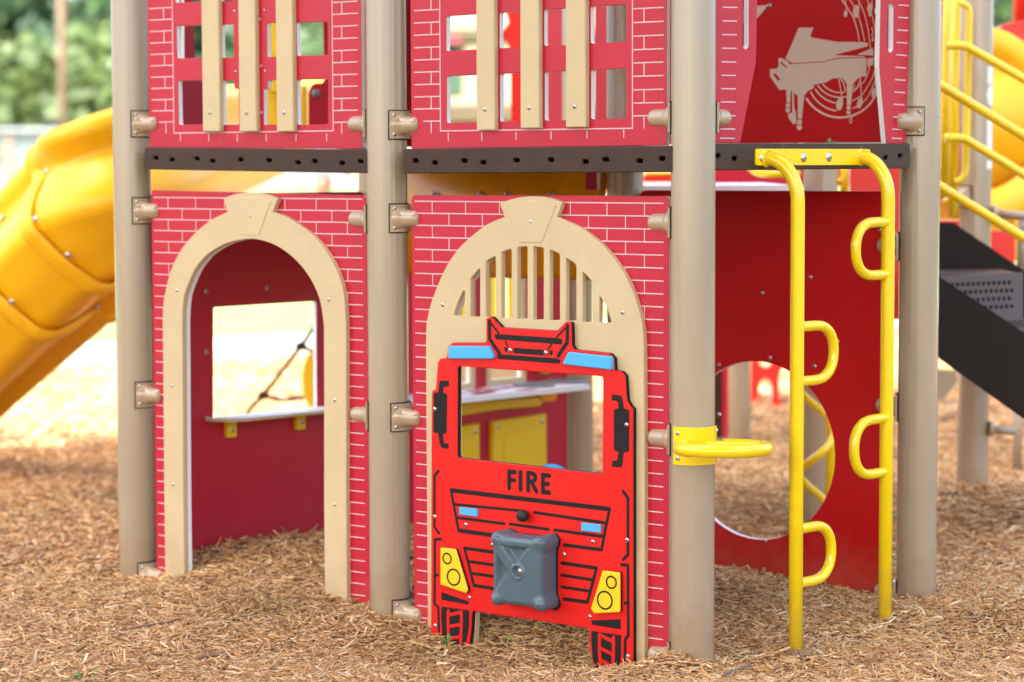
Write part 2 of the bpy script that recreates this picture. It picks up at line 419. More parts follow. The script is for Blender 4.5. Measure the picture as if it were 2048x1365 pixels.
row0 = A.uv(309.4, 391.3, F1)[1]; rowR = A.uv(725.5, 403, F1)[1]; v0 = (row0 + rowR) / 2
pitch1 = (A.uv(312, 391.3, F1)[1] - A.uv(312, 391.3 + 22.0 * 14, F1)[1]) / 14
pitch1b = (A.uv(725, 403, F1)[1] - A.uv(725, 403 + 23.4 * 14, F1)[1]) / 14
pitch1 = (pitch1 + pitch1b) / 2
rows = [v0 - pitch1 * k for k in range(int((v0 + .1) / pitch1))]
def uAt(px, py=420): return A.uv(px, py, F1)[0]
cL = ([uAt(x) for x in (336.3, 391.4, 449.4)], [uAt(x) for x in (364, 420.8)])
cR = ([uAt(x) for x in (570, 632.5, 694.5)], [uAt(x) for x in (601.4, 663.7)])
inset = lambda pts, d: [(u + d, v - abs(d)) for u, v in pts]
kL = [(K1[1][0] + .02, K1[1][1] + 0.01)]; kR = [(K1[-2][0] - .02, K1[-2][1] + .01)]
brick_lines(m, A, rows, A.uv(312, 700, F1)[0], A.uv(725.5, 640, F1)[0], cL, cR, arch_fn(inset(O1L, .025) + kL), arch_fn(inset(O1R, -.025) + kR))
m.build('brick_panel', ['red', 'white', 'mortar'], w1)
m = MB(); m.plate(A, [(O1L[0][0], ZB)] + O1L + K1[1:-1] + O1R + [(O1R[-1][0], ZB), (I1[-1][0], ZB)] + I1[::-1] + [(I1[0][0], ZB)], F1 + .0004, F2, b=.002)
m.build('arch_trim', ['tan', 'tan'], w1)
kg = seqA([(458, 402.5), (479, 396), (501.5, 393.5), (524, 396), (543, 402.5), (518, 471.5), (483, 470.5)], F2)
m = MB(); m.plate(A, fillet(kg, [.003, 0, 0, 0, .003, .003, .003]), F2 - .002, F2 + .0022, b=.0018); m.build('keystone', ['tan', 'tan'], w1)
for x, y in ((501, 432.5), (353.5, 581.5), (657.5, 600), (344, 771.5), (669.5, 801), (347, 969.5), (669.5, 1009.5)):
    bolt(A.p(*A.uv(x, y, F2), F2), A.N, .0060, w1)
# ---- fire truck wall
o2L = [(853.5, 1000), (851.8, 800), (851.6, 666), (856, 630), (864.5, 598.6), (887, 543.8), (916, 498.6), (954.8, 463), (980.5, 446), (1009, 434.5)]
o2R = [(1114, 434.5), (1161, 456.7), (1203, 489), (1235, 527.7), (1261, 572.8), (1280, 630.8), (1286.8, 682), (1288, 800), (1289, 1000)]
key2 = [(1009, 434.5), (999, 407.4), (1030, 397), (1067.6, 393.2), (1098, 396.5), (1124.5, 405), (1114, 434.5)]
O2L = smooth(seqA(o2L, F2), 4); O2R = smooth(seqA(o2R, F2), 4); K2 = seqA(key2, F2)
K2 = [K2[0], K2[1]] + smooth(K2[1:6], 4)[1:-1] + [K2[5], K2[6]]
T1 = lambda x, y: (860 + x / 4.55, 660 + y / 4.55)
T2 = lambda x, y: (850 + x / 3.2114, 940 + y / 3.2114)
T8 = lambda x, y: (800 + x / 3.1017, 360 + y / 3.1017)
T7 = lambda x, y: (800 + x / 7.314, 1150 + y / 7.314)
TR = lambda x, y: (1160 + x / 7.314, 1215 + y / 7.314)
def S(T, pts, off=F3): return [A.uv(*T(x, y), off) for x, y in pts]
wind = fillet(S(lambda x, y: (x, y), [(915, 733), (1205.5, 753.2), (1204.5, 948.5), (914.5, 916)]), .011, 6)
uL2 = A.uv(824, 600, F1)[0]; uR2 = A.uv(1337.6, 640, F1)[0]
vtl = A.uv(824, 391, F1)[1]; vtr = A.uv(1337, 392.7, F1)[1]
w2 = thing('fire_station_panel', A.p((uL2 + uR2) / 2, 0), 'red brick-patterned panel with a slotted tan arch behind the fire truck', 'playground panel', 'brick-patterned front panels')
hole = [(906, 1000), (905.5, 700), (907, 634), (915, 603), (930, 572), (958, 536), (980, 515), (1010, 499), (1045, 493), (1070, 493), (1095, 497), (1120, 506), (1150, 525), (1180, 560), (1205, 605), (1222, 645), (1224, 700), (1225, 1000)]
H2 = smooth(seqA(hole, F2), 4)
outer = [(uR2, ZB), (uR2, vtr), (uL2, vtl), (uL2, ZB), (H2[0][0], ZB)] + H2 + [(H2[-1][0], ZB)]
m = MB(); m.plate(A, fillet(outer, [0, .017, .017, 0, 0] + [0] * (len(H2) + 1)), -F1, F1)
row0 = A.uv(831.5, 403, F1)[1]; rowR = A.uv(1327, 407, F1)[1]; v0 = (row0 + rowR) / 2
pa = (A.uv(832, 403, F1)[1] - A.uv(832, 403 + 23.9 * 16, F1)[1]) / 16; pb = (A.uv(1325, 407, F1)[1] - A.uv(1325, 407 + 25.87 * 16, F1)[1]) / 16
pitch2 = (pa + pb) / 2
rows = [v0 - pitch2 * k for k in range(int((v0 + .1) / pitch2))]
cL = ([uAt(x) for x in (864.5, 931, 999)], [uAt(x) for x in (897.7, 964.7)])
cR = ([uAt(x) for x in (1140.8, 1214, 1289)], [uAt(x) for x in (1177, 1251)])
kL = [(K2[1][0] + .02, K2[1][1] + 0.01)]; kR = [(K2[-2][0] - .02, K2[-2][1] + .01)]
brick_lines(m, A, rows, A.uv(832, 700, F1)[0], A.uv(1326, 640, F1)[0], cL, cR, arch_fn(inset(O2L, .02) + kL), arch_fn(inset(O2R, -.02) + kR))
m.build('brick_panel', ['red', 'white', 'mortar'], w2)
SL = lambda x, y: (900 + x / 6.0235, 480 + y / 6.0235)
slots = [[(46, 905), (60, 850), (90, 760), (130, 670), (160, 612), (173, 622), (174, 912), (60, 916)],
 [(245, 467), (300, 405), (345, 350), (359, 365), (359, 926), (255, 928), (243, 915)],
 [(430, 265), (480, 230), (535, 200), (548, 212), (548, 930), (445, 932), (430, 920)],
 [(618, 155), (670, 130), (725, 113), (738, 125), (738, 941), (635, 946), (618, 935)],
 [(810, 95), (860, 84), (918, 80), (930, 92), (930, 950), (825, 955), (810, 945)],
 [(1003, 82), (1060, 84), (1115, 97), (1125, 110), (1125, 958), (1015, 966), (1003, 952)],
 [(1200, 122), (1255, 140), (1310, 165), (1320, 185), (1320, 967), (1210, 973), (1198, 962)],
 [(1398, 220), (1450, 250), (1505, 290), (1518, 310), (1518, 975), (1410, 980), (1396, 970)],
 [(1597, 386), (1660, 445), (1718, 520), (1718, 988), (1605, 995), (1593, 982)],
 [(1800, 676), (1850, 750), (1900, 850), (1940, 985), (1935, 998), (1810, 1002), (1796, 990)]]
gapL = A.uv(945, 1222.5, F3); gapR = A.uv(1177.5, 1257.5, F3)
tan2 = [(O2L[0][0], ZB)] + O2L + K2[1:-1] + O2R + [(O2R[-1][0], ZB), (gapR[0] + .008, ZB), gapR, gapL, (gapL[0] - .006, ZB)]
m = MB(); m.plate(A, tan2, F1 + .0004, F2, holes=[S(SL, s, F2) for s in slots] + [offset(wind, .012)], b=.002)
m.build('slotted_arch_trim', ['tan', 'tan'], w2)
kg = S(T8, [(645, 156), (730, 136), (815, 130), (895, 136), (972, 155), (880, 393), (742, 389)], F2)
m = MB(); m.plate(A, fillet(kg, [.003, 0, 0, 0, .003, .003, .003]), F2 - .002, F2 + .0022, b=.0018); m.build('keystone', ['tan', 'tan'], w2)
for x, y in ((812, 260), (264, 775), (1381, 823)):
    px = T8(x, y); bolt(A.p(*A.uv(*px, F2), F2), A.N, .0062, w2)

# ---- the fire truck
ident = lambda x, y: (x, y)
tr = thing('fire_truck_panel', A.p(A.uv(1066, 1000)[0], 0, F3), 'red cut-out fire truck front lettered FIRE with yellow headlights and a grey box', 'play panel')
out = [(861.2, 1276), (862, 950), (862.6, 792), (863.5, 783), (871, 778.7), (875, 726), (880, 717.5), (893, 716), (896, 693), (904, 686), (968.8, 686), (972, 682), (971.8, 637.5), (982, 633.6), (1003, 655.5), (1113.5, 662), (1131.5, 643.5), (1142, 645), (1143.5, 692), (1148, 699.6), (1218, 707), (1227, 716), (1229, 741), (1242.4, 743.5), (1250, 752.3), (1253.4, 800.7), (1260, 812.7), (1265.7, 818), (1265.9, 1000), (1266, 1200)]
OT = S(ident, out)
legL = S(ident, [(939.5, 1281), (942, 1262), (943.6, 1232)]); legR = S(ident, [(1177.8, 1262), (1179.8, 1304), (1187, 1332.6)])
rr = [0, 0, .004, .004, .004, .004, .006, .004, .006, .006, .008, .004, .004, .004, .004, .004, .005, .005, .006, .008, .008, .006, .004, .006, .006, .004, .004, .004, 0, 0]
poly = OT + [(OT[-1][0], ZB), (legR[2][0] + .012, ZB), legR[2], legR[1], legR[0], gapR, gapL, legL[2], legL[1], legL[0], (legL[0][0] - .012, ZB), (OT[0][0], ZB)]
poly = fillet(poly, rr + [0, 0, 0, 0, 0, .006, .006, 0, 0, 0, 0, 0])
m = MB(); m.plate(A, poly, F2 + .0004, F3, holes=[wind], b=.0022); m.build('truck_body', ['truck', 'black'], tr)
def ink(name, shapes, offs=0.0, col='black', h=.0007):
    mb = MB(); k = 0
    for sh in shapes:
        kind, T, pts = sh[0], sh[1], sh[2]
        o = F3 + offs + k * 0.00004; k += 1
        if kind == 'p': mb.plate(A, fillet(S(T, pts), sh[3] if len(sh) > 3 else 0), o - .001, o + h, b=.0002, mi=0, ms=0)
        else: mb.ribbon(A, S(T, pts), (sh[3] * (1.48 if sh[3] < 6.2 else 1.13)) / PXM, o, h=h)
    return mb.build(name, col, tr)
ink('rescue_bar', [('r', T8, [(555, 875), (557, 988), (618, 1078)], 5.6), ('r', T8, [(553, 876), (612, 952)], 3.2), ('r', T8, [(1039, 905), (1038, 1008), (982, 1092)], 5.6), ('r', T8, [(1040, 906), (973, 975)], 2.8),
    ('p', T8, [(590, 956), (985, 982), (1008, 990), (1004, 1022), (985, 1020), (600, 990), (588, 978)], .002), ('p', T8, [(608, 1082), (975, 1108), (995, 1118), (992, 1140), (975, 1140), (612, 1112), (602, 1100)], .002),
    ('p', T8, [(705, 1042), (892, 1055), (892, 1090), (705, 1076)], .001), ('p', T8, [(648, 1036), (668, 1040), (668, 1070), (648, 1062)], .001), ('p', T8, [(928, 1056), (948, 1060), (946, 1088), (926, 1084)], .001),
    ('r', T8, [(655, 1002), (668, 1030)], 2.6), ('r', T8, [(940, 1022), (918, 1052)], 2.6)])
for T, pts in ((T1, [(92, 463), (172, 463), (174, 516), (128, 520), (118, 568), (158, 590), (152, 942), (120, 950), (127, 1030), (170, 1036), (168, 1084), (112, 1078), (90, 1050), (76, 945), (30, 930), (34, 574), (78, 566), (84, 490)]),
               (T1, [(1655, 588), (1735, 598), (1752, 622), (1765, 712), (1814, 735), (1812, 1106), (1762, 1118), (1752, 1235), (1735, 1252), (1656, 1246), (1660, 1192), (1705, 1188), (1714, 1112), (1675, 1094), (1675, 728), (1718, 712), (1710, 652), (1654, 640)])):
    ink('mirror', [('p', T, pts, .002)])
ink('lettering', [('r', T2, [(541, 118), (541, 12), (578, 15)], 8.6), ('r', T2, [(541, 64), (574, 68)], 8.2), ('r', T2, [(614, 15), (614, 128)], 8.6),
    ('r', T2, [(663, 134), (663, 20)], 8.6), ('r', T2, [(664, 20), (688, 23), (706, 33), (712, 49), (706, 66), (688, 77), (666, 75)], 7.8), ('r', T2, [(688, 84), (716, 140)], 8.4),
    ('r', T2, [(799, 38), (758, 34), (758, 142), (799, 147)], 8.6), ('r', T2, [(758, 88), (792, 92)], 8.2)])
ink('upper_grille', [('r', T2, [(170, 132), (640, 188), (1182, 252)], 8.5), ('r', T2, [(168, 135), (216, 390)], 4.6), ('r', T2, [(1186, 250), (1134, 512)], 4.6), ('r', T2, [(218, 390), (452, 422)], 6.0), ('r', T2, [(895, 482), (1134, 514)], 6.4),
    ('r', T2, [(192, 222), (628, 264)], 4.0), ('r', T2, [(704, 274), (1164, 342)], 4.4), ('r', T2, [(207, 308), (509, 346)], 4.0), ('r', T2, [(546, 348), (793, 383)], 4.0), ('r', T2, [(832, 386), (1150, 430)], 4.4)])
ink('lower_grille', [('r', T2, [(254, 504), (452, 530)], 6.8), ('r', T2, [(254, 504), (314, 742)], 4.6), ('r', T2, [(275, 588), (448, 612)], 4.4), ('r', T2, [(296, 664), (448, 686)], 4.4), ('r', T2, [(314, 742), (448, 764)], 5.0)])
ink('lower_grille', [('r', T2, [(878, 598), (1102, 632)], 6.8), ('r', T2, [(1102, 632), (1044, 848)], 4.6), ('r', T2, [(878, 676), (1082, 708)], 4.4), ('r', T2, [(878, 752), (1062, 780)], 4.4), ('r', T2, [(892, 830), (1044, 850)], 5.0)])
ink('side_line', [('r', T2, [(88, 8), (62, 36), (61, 366), (90, 408)], 4.2), ('r', T2, [(103, 446), (64, 448), (62, 858), (86, 884), (92, 1085)], 4.2), ('r', T2, [(64, 676), (82, 676)], 4.2)])
ink('side_line', [('r', T2, [(1272, 138), (1304, 182), (1304, 546), (1274, 576)], 4.6), ('r', T2, [(1262, 610), (1304, 614), (1306, 1062), (1286, 1092), (1284, 1310)], 4.6), ('r', T2, [(1286, 858), (1304, 858)], 4.6)])
ink('fender', [('p', T2, [(106, 785), (280, 845), (281, 866), (106, 836)], [.004, .002, .002, .004])])
ink('fender', [('p', T2, [(1070, 968), (1258, 960), (1258, 1026), (1072, 994)], [.003, .004, .004, .003])])
ink('tyre', [('p', T7, [(608, 462), (1012, 520), (1012, 760), (985, 905), (960, 1010), (900, 1060), (640, 1060), (618, 880), (604, 640)], .002)])
ink('tyre', [('p', TR, [(165, 345), (604, 408), (600, 700), (580, 930), (560, 1000), (260, 1000), (232, 890), (188, 760), (168, 500)], .002)])
ink('tyre_tread', [('r', T7, [(708, 520), (706, 780), (724, 1050)], 4.6), ('r', T7, [(722, 586), (900, 545), (902, 720), (890, 1030)], 5.0), ('r', T7, [(724, 755), (890, 728)], 4.6), ('r', T7, [(726, 930), (880, 905)], 4.6)], .0009, 'truck')
ink('tyre_tread', [('r', TR, [(288, 400), (286, 600), (304, 900)], 5.0), ('r', TR, [(290, 402), (486, 504)], 5.0), ('r', TR, [(492, 438), (492, 700), (478, 950)], 5.2), ('r', TR, [(296, 596), (484, 690)], 4.8), ('r', TR, [(306, 772), (478, 870)], 4.8)], .0009, 'truck')
for pts, rad in (([(175, 148), (530, 150), (574, 236), (565, 266), (165, 264), (160, 180)], [.006, .006, .004, .004, .004, .004]), ([(1255, 203), (1640, 245), (1650, 262), (1650, 366), (1215, 316), (1204, 300)], [.005, .006, .003, .005, .004, .003])):
    mb = MB(); mb.plate(A, fillet(S(T1, pts, F3 + .012), rad), F3 + .0003, F3 + .0125, b=.003); mb.build('light_bar', ['blue', 'blue'], tr)
for pts in ([(219, 240), (335, 253), (335, 301), (219, 288)], [(1003, 340), (1128, 354), (1126, 404), (1003, 391)]):
    mb = MB(); mb.plate(A, S(T2, pts, F3 + .006), F3 + .0003, F3 + .0065, b=.001); mb.build('marker_light', ['blue', 'blue'], tr)
for pts, c1, c2, nm in (([(96, 500), (196, 510), (275, 772), (262, 795), (96, 738)], (142, 570, 35), (184, 690, 54), 'L'), ([(1138, 648), (1252, 662), (1252, 916), (1085, 925), (1062, 895)], (1197, 723, 38), (1155, 838, 57), 'R')):
    hf = F3 + .0125
    mb = MB(); mb.plate(A, fillet(S(T2, pts, hf), [.005, .006, .008, .006, .005]), F3 + .0003, hf, b=.003); hl = mb.build('headlight', ['yellow', 'black'], tr)
    for (cx, cy, cr) in (c1, c2):
        cu, cv = A.uv(*T2(cx, cy), hf); r0 = cr / 3.2114 / PXM; mb = MB()
        mb.plate(A, circle((cu, cv), r0 + .0028), hf - .001, hf + .0006, holes=[circle((cu, cv), r0 - .0026)], b=.0002, ms=0); mb.build('lens_ring', 'black', tr, hl)
for T, x, y in ((T2, 65, 301), (T2, 1300, 451), (T2, 265, 353), (T2, 1080, 462), (T2, 895, 543), (T2, 288, 821), (T2, 1061, 943), (T2, 68, 1001), (T2, 1306, 1198), (T2, 436, 482), (T8, 685, 1058), (T8, 905, 1073), (T1, 46, 722), (T1, 1792, 865)):
    bolt(A.p(*A.uv(*T(x, y), F3), F3 + .0008), A.N, .0068, tr)
ku, kv = A.uv(*T2(652, 290), F3)
mb = MB(); mb.lathe(A.p(ku, kv, F3), A.N, [(.010, 0), (.010, .006), (.0155, .010), (.0185, .018), (.0185, .024), (.015, .032), (.008, .036), (0, .037)], 24)
mb.build('knob', 'rubber', tr)
# grey moulded box
bu0, bv1 = A.uv(*T2(448, 428), F3 + .06); bu1, bv0 = A.uv(*T2(768, 890), F3 + .06)
bv1 = A.uv(*T2(600, 432), F3 + .06)[1]; bv0 = A.uv(*T2(600, 865), F3 + .06)[1]
bc = ((bu0 + bu1) / 2, (bv0 + bv1) / 2); hw = (bu1 - bu0) / 2 * 1.05; hh = (bv1 - bv0) / 2 * 1.07; D = .078
def sd(x, y):
    dx = abs(x) - (hw - .016); dy = abs(y) - (hh - .016)
    d1 = math.hypot(max(dx, 0), max(dy, 0)) + min(max(dx, dy), 0) - .010
    d2 = math.hypot(abs(x) - (hw - .0175), abs(y) - (hh - .0175)) - .0215
    k = .012; h = max(k - abs(d1 - d2), 0) / k
    return min(d1, d2) - h * h * k * .25
def tri(x, y, a, b_, c):
    def e(p, q): 
        L_ = math.dist(p, q); return ((q[0] - p[0]) * (y - p[1]) - (q[1] - p[1]) * (x - p[0])) / L_
    return min(e(a, b_), e(b_, c), e(c, a))
def sst(t): t = max(0, min(1, t)); return t * t * (3 - 2 * t)
t1_ = [(-hw * .28, hh * .70), (hw * .02, hh * .20), (hw * .38, hh * .70)][::1]
def relief(x, y):
    g = 0
    for tri_ in ([(-hw * .56, hh * .68), (-hw * .03, hh * .17), (hw * .46, hh * .70)], [(-hw * .76, hh * .42), (-hw * .76, -hh * .52), (-hw * .30, -hh * .02)]):
        g = max(g, sst((tri(x, y, *tri_) + .003) / .014))
    h = -.014 * g
    rc = math.hypot(x - hw * .06, y)
    h += .004 * sst(1 - abs(rc - .020) / .008) - .010 * sst((.0185 - rc) / .006)
    return h
NA, NR = 120, 46; vs = []; fs = []
rads = []
for i in range(NA):
    th = 2 * math.pi * i / NA; r_ = 0.0
    for _ in range(60): r_ += max(1e-5, -sd(r_ * math.cos(th), r_ * math.sin(th)) * .8)
    rads.append(r_)
for j in range(NR + 1):
    t = j / NR; t = 1 - (1 - t) ** 1.0
    for i in range(NA):
        th = 2 * math.pi * i / NA; r_ = rads[i] * (t if j else 0.0); x = r_ * math.cos(th); y = r_ * math.sin(th)
        d = -sd(x, y); rr_ = .016; e_ = max(0.0, min(1.0, d / rr_)); prof = 1 - rr_ * (1 - math.sqrt(max(0, 1 - (1 - e_) ** 2))) / D
        cb = math.hypot(abs(x) - (hw - .016), abs(y) - (hh - .016)); bump_ = .006 * sst(1 - cb / .030)
        vs.append(A.p(bc[0] + x, bc[1] + y, F3 + D * prof + bump_ * min(1, d / .02) + relief(x, y)))
nb = len(vs)
for i in range(NA):
    th = 2 * math.pi * i / NA; vs.append(A.p(bc[0] + rads[i] * math.cos(th), bc[1] + rads[i] * math.sin(th), F3 + .001))
for j in range(NR):
    for i in range(NA):
        i2 = (i + 1) % NA; fs.append((j * NA + i, (j + 1) * NA + i, (j + 1) * NA + i2, j * NA + i2))
for i in range(NA):
    i2 = (i + 1) % NA; fs.append((NR * NA + i, nb + i, nb + i2, NR * NA + i2))
mb = MB(); mb.add(vs, fs, 0, True); gb = mb.build('grey_box', 'grey', tr)
cpos = A.p(bc[0] + hw * .06, bc[1], F3 + D - .010)
mb = MB(); mb.lathe(cpos, A.N, [(.0115, -.003), (.0115, .0016), (.005, .0016)], 24); mb.build('washer', 'steel', tr, gb)
bolt(cpos + A.N * .0016, A.N, .0062, tr, gb)
# recess the box sits in
mb = MB(); mb.plate(A, [(bc[0] + rads[i] * math.cos(2 * math.pi * i / NA) * 1.03 + .004, bc[1] + rads[i] * math.sin(2 * math.pi * i / NA) * 1.03 - .002) for i in range(NA)], F3 - .001, F3 + .0011, b=.0002, ms=0); mb.build('box_recess', 'black', tr)
# ------------------------------------------------------------------ upper brick panels with windows and slats
ZT = 2.42
def quad(pl, off, tl, tr, br, bl, r=.007):
    return fillet([pl.uv(*p, off) for p in (bl, br, tr, tl)], r)
def lerp(a, b, t): return a + (b - a) * t
def upper(label, base_px, outline, holes, slats, ticks, vlines, hline, bolts=()):
    t = thing('window_panel', A.p(A.uv(*base_px)[0], 1.46), label, 'playground panel', 'brick-patterned upper panels')
    bl, br = [A.uv(x, y, F1) for x, y in outline]
    m = MB(); m.plate(A, fillet([bl, br, (br[0], ZT), (bl[0], ZT)], .006), -F1, F1, holes=holes)
    for a_, b_, y in ticks:                     # (x0, x1, y): horizontal joints
        v = A.uv((a_ + b_) / 2, y, F1)[1]; m.ribbon(A, [(A.uv(a_, y, F1)[0], v), (A.uv(b_, y, F1)[0], v)], .0035, F1, mi=2)
    for x, y0, y1 in vlines:
        u, va = A.uv(x, y0, F1); vb = A.uv(x, y1, F1)[1]; m.ribbon(A, [(u, va), (u, vb)], .0034, F1 - .0002, mi=2, caps=False)
    (xa, ya), (xb, yb) = hline
    ua, va = A.uv(xa, ya, F1); ub, vb = A.uv(xb, yb, F1); v = (va + vb) / 2
    m.ribbon(A, [(ua, ZT - .02), (ua, v), (ub, v), (ub, ZT - .02)], .0035, F1 - .0001, mi=2)
    m.build('brick_panel', ['red', 'white', 'mortar'], t)
    for xl, xr, yb, bx, by in slats:
        ul = A.uv(xl, yb, F2)[0]; ur, vb = A.uv(xr, yb, F2)
        m = MB(); m.plate(A, rect(ul, vb, ur, ZT - .06, .002), F1 + .0004, F2, b=.003); s = m.build('slat', ['tan', 'tan'], t)
        bolt(A.p(*A.uv(bx, by, F2), F2), A.N, .0066, t, s)
    for x, y in bolts: bolt(A.p(*A.uv(x, y, F1), F1), A.N, .0046, t)
    return t
def ytop(y0, y1, x0, x1): return lambda x: y0 + (y1 - y0) * (x - x0) / (x1 - x0)
ta = ytop(32.5, 9, 892, 1253.4); tb = ytop(102.5, 84, 893, 1253); la = ytop(152.5, 137.5, 893, 1251); lb = ytop(246.5, 237, 894, 1250)
cols = [(892.5, 968), (999, 1060), (1088.3, 1152), (1181, 1252.5)]
hs = []
for a_, b_ in cols:
    hs.append(quad(A, F1, (a_, ta(a_)), (b_, ta(b_)), (b_, tb(b_)), (a_, tb(a_)))); hs.append(quad(A, F1, (a_ + 1, la(a_)), (b_, la(b_)), (b_, lb(b_)), (a_ + 1, lb(a_))))
for a_, b_ in cols:
    u0 = A.uv(a_, 0, F1)[0]; u1 = A.uv(b_, 0, F1)[0]; hs.append(rect(u0, 2.04, u1, 2.16, .007))
X2 = lambda x: 780 + x / 3.0118
ticks = [(X2(147), X2(300), y / 3.0118) for y in (62, 137, 211, 286, 361, 435, 510, 584, 657)] + [(X2(203), X2(302), 731 / 3.0118)]
ticks += [(X2(1470), X2(1645), y / 3.0118) for y in (50, 134, 216, 298, 378, 459, 541, 621)] + [(X2(1468), X2(1573), 699 / 3.0118)]
ticks += [(X2(147), X2(300), -13 / 3.0118), (X2(1470), X2(1645), -33 / 3.0118)]
vl = [(X2(247), -13 / 3.01, 60 / 3.01)] + [(X2(248), a_ / 3.0118, b_ / 3.0118) for a_, b_ in ((138, 212), (287, 362), (436, 511), (585, 658), (732, 804))]
vl += [(X2(1530), a_ / 3.0118, b_ / 3.0118) for a_, b_ in ((55, 133), (216, 297), (379, 458), (541, 620), (699, 775), (-33, -110))]
vl += [(X2(x), a_ / 3.0118, a_ / 3.0118 + 16) for x, a_ in ((351, 802), (553, 800), (759, 797), (970, 793), (1187, 788), (1408, 783))]
upper('red brick-patterned window panel with three tan slats above the fire truck', (1080, 250), [(822.4, 298.6), (1333, 291.4)], hs,
      [(952.6, 989, 260.8, 970, 219.5), (1040.3, 1078, 257, 1058, 216.5), (1131, 1171, 255, 1149, 213.5)], ticks, vl, ((881, 264), (1265, 255.5)))
W = lambda x, y: (340 + x / 5.25, y / 5.25)
hs = [quad(A, F1, *[W(*p) for p in q]) for q in (
    ((66, 275), (400, 262), (410, 606), (78, 615)), ((533, 262), (664, 258), (668, 605), (540, 609)), ((1016, 246), (1180, 240), (1184, 597), (1022, 600)), ((1328, 237), (1652, 228), (1655, 580), (1335, 590)),
    ((84, 852), (410, 846), (418, 1306), (94, 1312)), ((1335, 840), (1658, 834), (1658, 1310), (1338, 1312)))]
hs.append(fillet([A.uv(*W(x, y), F1) for x, y in ((548, 848), (672, 846), (674, 936), (716, 936), (722, 1310), (552, 1312))], .005))
hs.append(fillet([A.uv(*W(x, y), F1) for x, y in ((1026, 844), (1180, 842), (1184, 1308), (986, 1312), (983, 935), (1024, 935))], .005))
for (a_, b_, y) in ((58, 400, 30), (525, 660, 15), (1010, 1180, -3), (1322, 1645, -22)):
    u0, v0_ = A.uv(*W(a_, y), F1); u1, v1_ = A.uv(*W(b_, y - .03 * (b_ - a_)), F1); hs.append(fillet([(u0, v0_), (u1, v1_), (u1, v0_ + .09), (u0, v0_ + .09)], .006))
X1 = lambda x: 200 + x / 3.413
ticks = [(X1(336 + .03 * y), X1(486 + .02 * y), y / 3.413) for y in (57, 136, 214, 293, 371, 449, 527, 604, 682, 758)] + [(X1(406), X1(503), 834 / 3.413)]
ticks += [(X1(1592), X1(1756), y / 3.413) for y in (14, 96, 179, 263, 345, 427, 510, 591, 673, 755)] + [(X1(1596), X1(1704), 836 / 3.413)]
ticks += [(X1(334), X1(484), -21 / 3.41)]
vl = [(X1(433 + i * 3.4), a_ / 3.413, b_ / 3.413) for i, (a_, b_) in enumerate(((58, 135), (215, 292), (372, 449), (528, 604), (683, 758), (836, 912)))]
vl += [(X1(1650), a_ / 3.413, b_ / 3.413) for a_, b_ in ((15, 95), (180, 262), (346, 427), (510, 590), (673, 755), (837, 915))]
vl += [(X1(x), a_ / 3.413, a_ / 3.413 + 15) for x, a_ in ((549, 914), (742, 916), (937, 917), (1135, 917), (1338, 916), (1547, 915))]
upper('red brick-patterned window panel with three tan slats above the open doorway', (515, 250), [(298.6, 295.6), (724, 298.4)], hs,
      [(405, 439.7, 263.5, 419.5, 226), (478.5, 512.5, 263.5, 493, 226), (553, 586.7, 263.5, 568.5, 226)], ticks, vl, ((348, 264.2), (666.5, 264.8)),
      [(468.7, 22.8), (528, 20.7), (520.2, 38.5), (471, 143.6), (530, 142.7), (521.9, 132.2), (523, 225.7)])

# ------------------------------------------------------------------ decks
FD = .046
def deck(label, pl, base, xs, tops, bots, holes, floor, extra_off=FD):
    t = thing('deck_platform', base, label, 'deck', 'brown deck platforms')
    (x0, x1), (ya, yb), (yc, yd) = xs, tops, bots
    u0, va = pl.uv(x0, ya, extra_off); u1, vb = pl.uv(x1, yb, extra_off); vc = pl.uv(x0, yc, extra_off)[1]; vd = pl.uv(x1, yd, extra_off)[1]
    hl = []
    for x, y in holes:
        cu, cv = pl.uv(x, y, extra_off); hl.append(stadium((cu, cv), .0115, .0062))
    m = MB(); m.plate(pl, fillet([(u0, vc), (u1, vd), (u1, vb), (u0, va)], .008), extra_off - .006, extra_off, holes=hl, b=.003, ms=0)
    zt = (va + vb) / 2 - .0045; zb = (vc + vd) / 2
    # ribbed lower lip, end returns, floor
    m.build('fascia', ['deck'], t)
    ib = MB(); ib.box(pl.p((u0 + u1) / 2, (zt + zb) / 2 - .001, extra_off - .036), pl.U * ((u1 - u0) / 2 - .012), pl.N * .004, ZUP * ((zt - zb) / 2 - .010)); ib.build('dark_slot_backing', 'stair', t)  # dark strip added behind the slots so they look shaded inside
    q = MB()
    for u in (u0, u1):
        q.box(pl.p(u + (.004 if u == u0 else -.004), (zt + zb) / 2, extra_off - .03), pl.U * .004, pl.N * .0235, ZUP * ((zt - zb) / 2 - .006))
    q.build('end_return', 'deck', t)
    f = MB(); top = [V3((p.x, p.y, zt)) for p in floor]; bot = [V3((p.x, p.y, zt - .012)) for p in floor]; n = len(floor)
    f.add(top + bot, [tuple(range(n)), tuple(range(n, 2 * n))[::-1]] + [(i, n + i, n + (i + 1) % n, (i + 1) % n) for i in range(n)])
    f.build('floor', 'deck', t)
    return t, zt, (u0, u1)
H2d = [(780 + x / 3.0118, y / 3.0118) for x, y in ((152, 970), (268, 982), (447, 970), (560, 980), (760, 967), (967, 965), (1176, 976), (1298, 963), (1502, 971), (1636, 957))]
H1d = [(200 + x / 3.413, y / 3.413) for x, y in ((380, 1080), (490, 1093), (660, 1085), (767, 1101), (958, 1092), (1152, 1097), (1350, 1111), (1464, 1102), (1650, 1115), (1777, 1104))]
nA = A.N; ins = .055
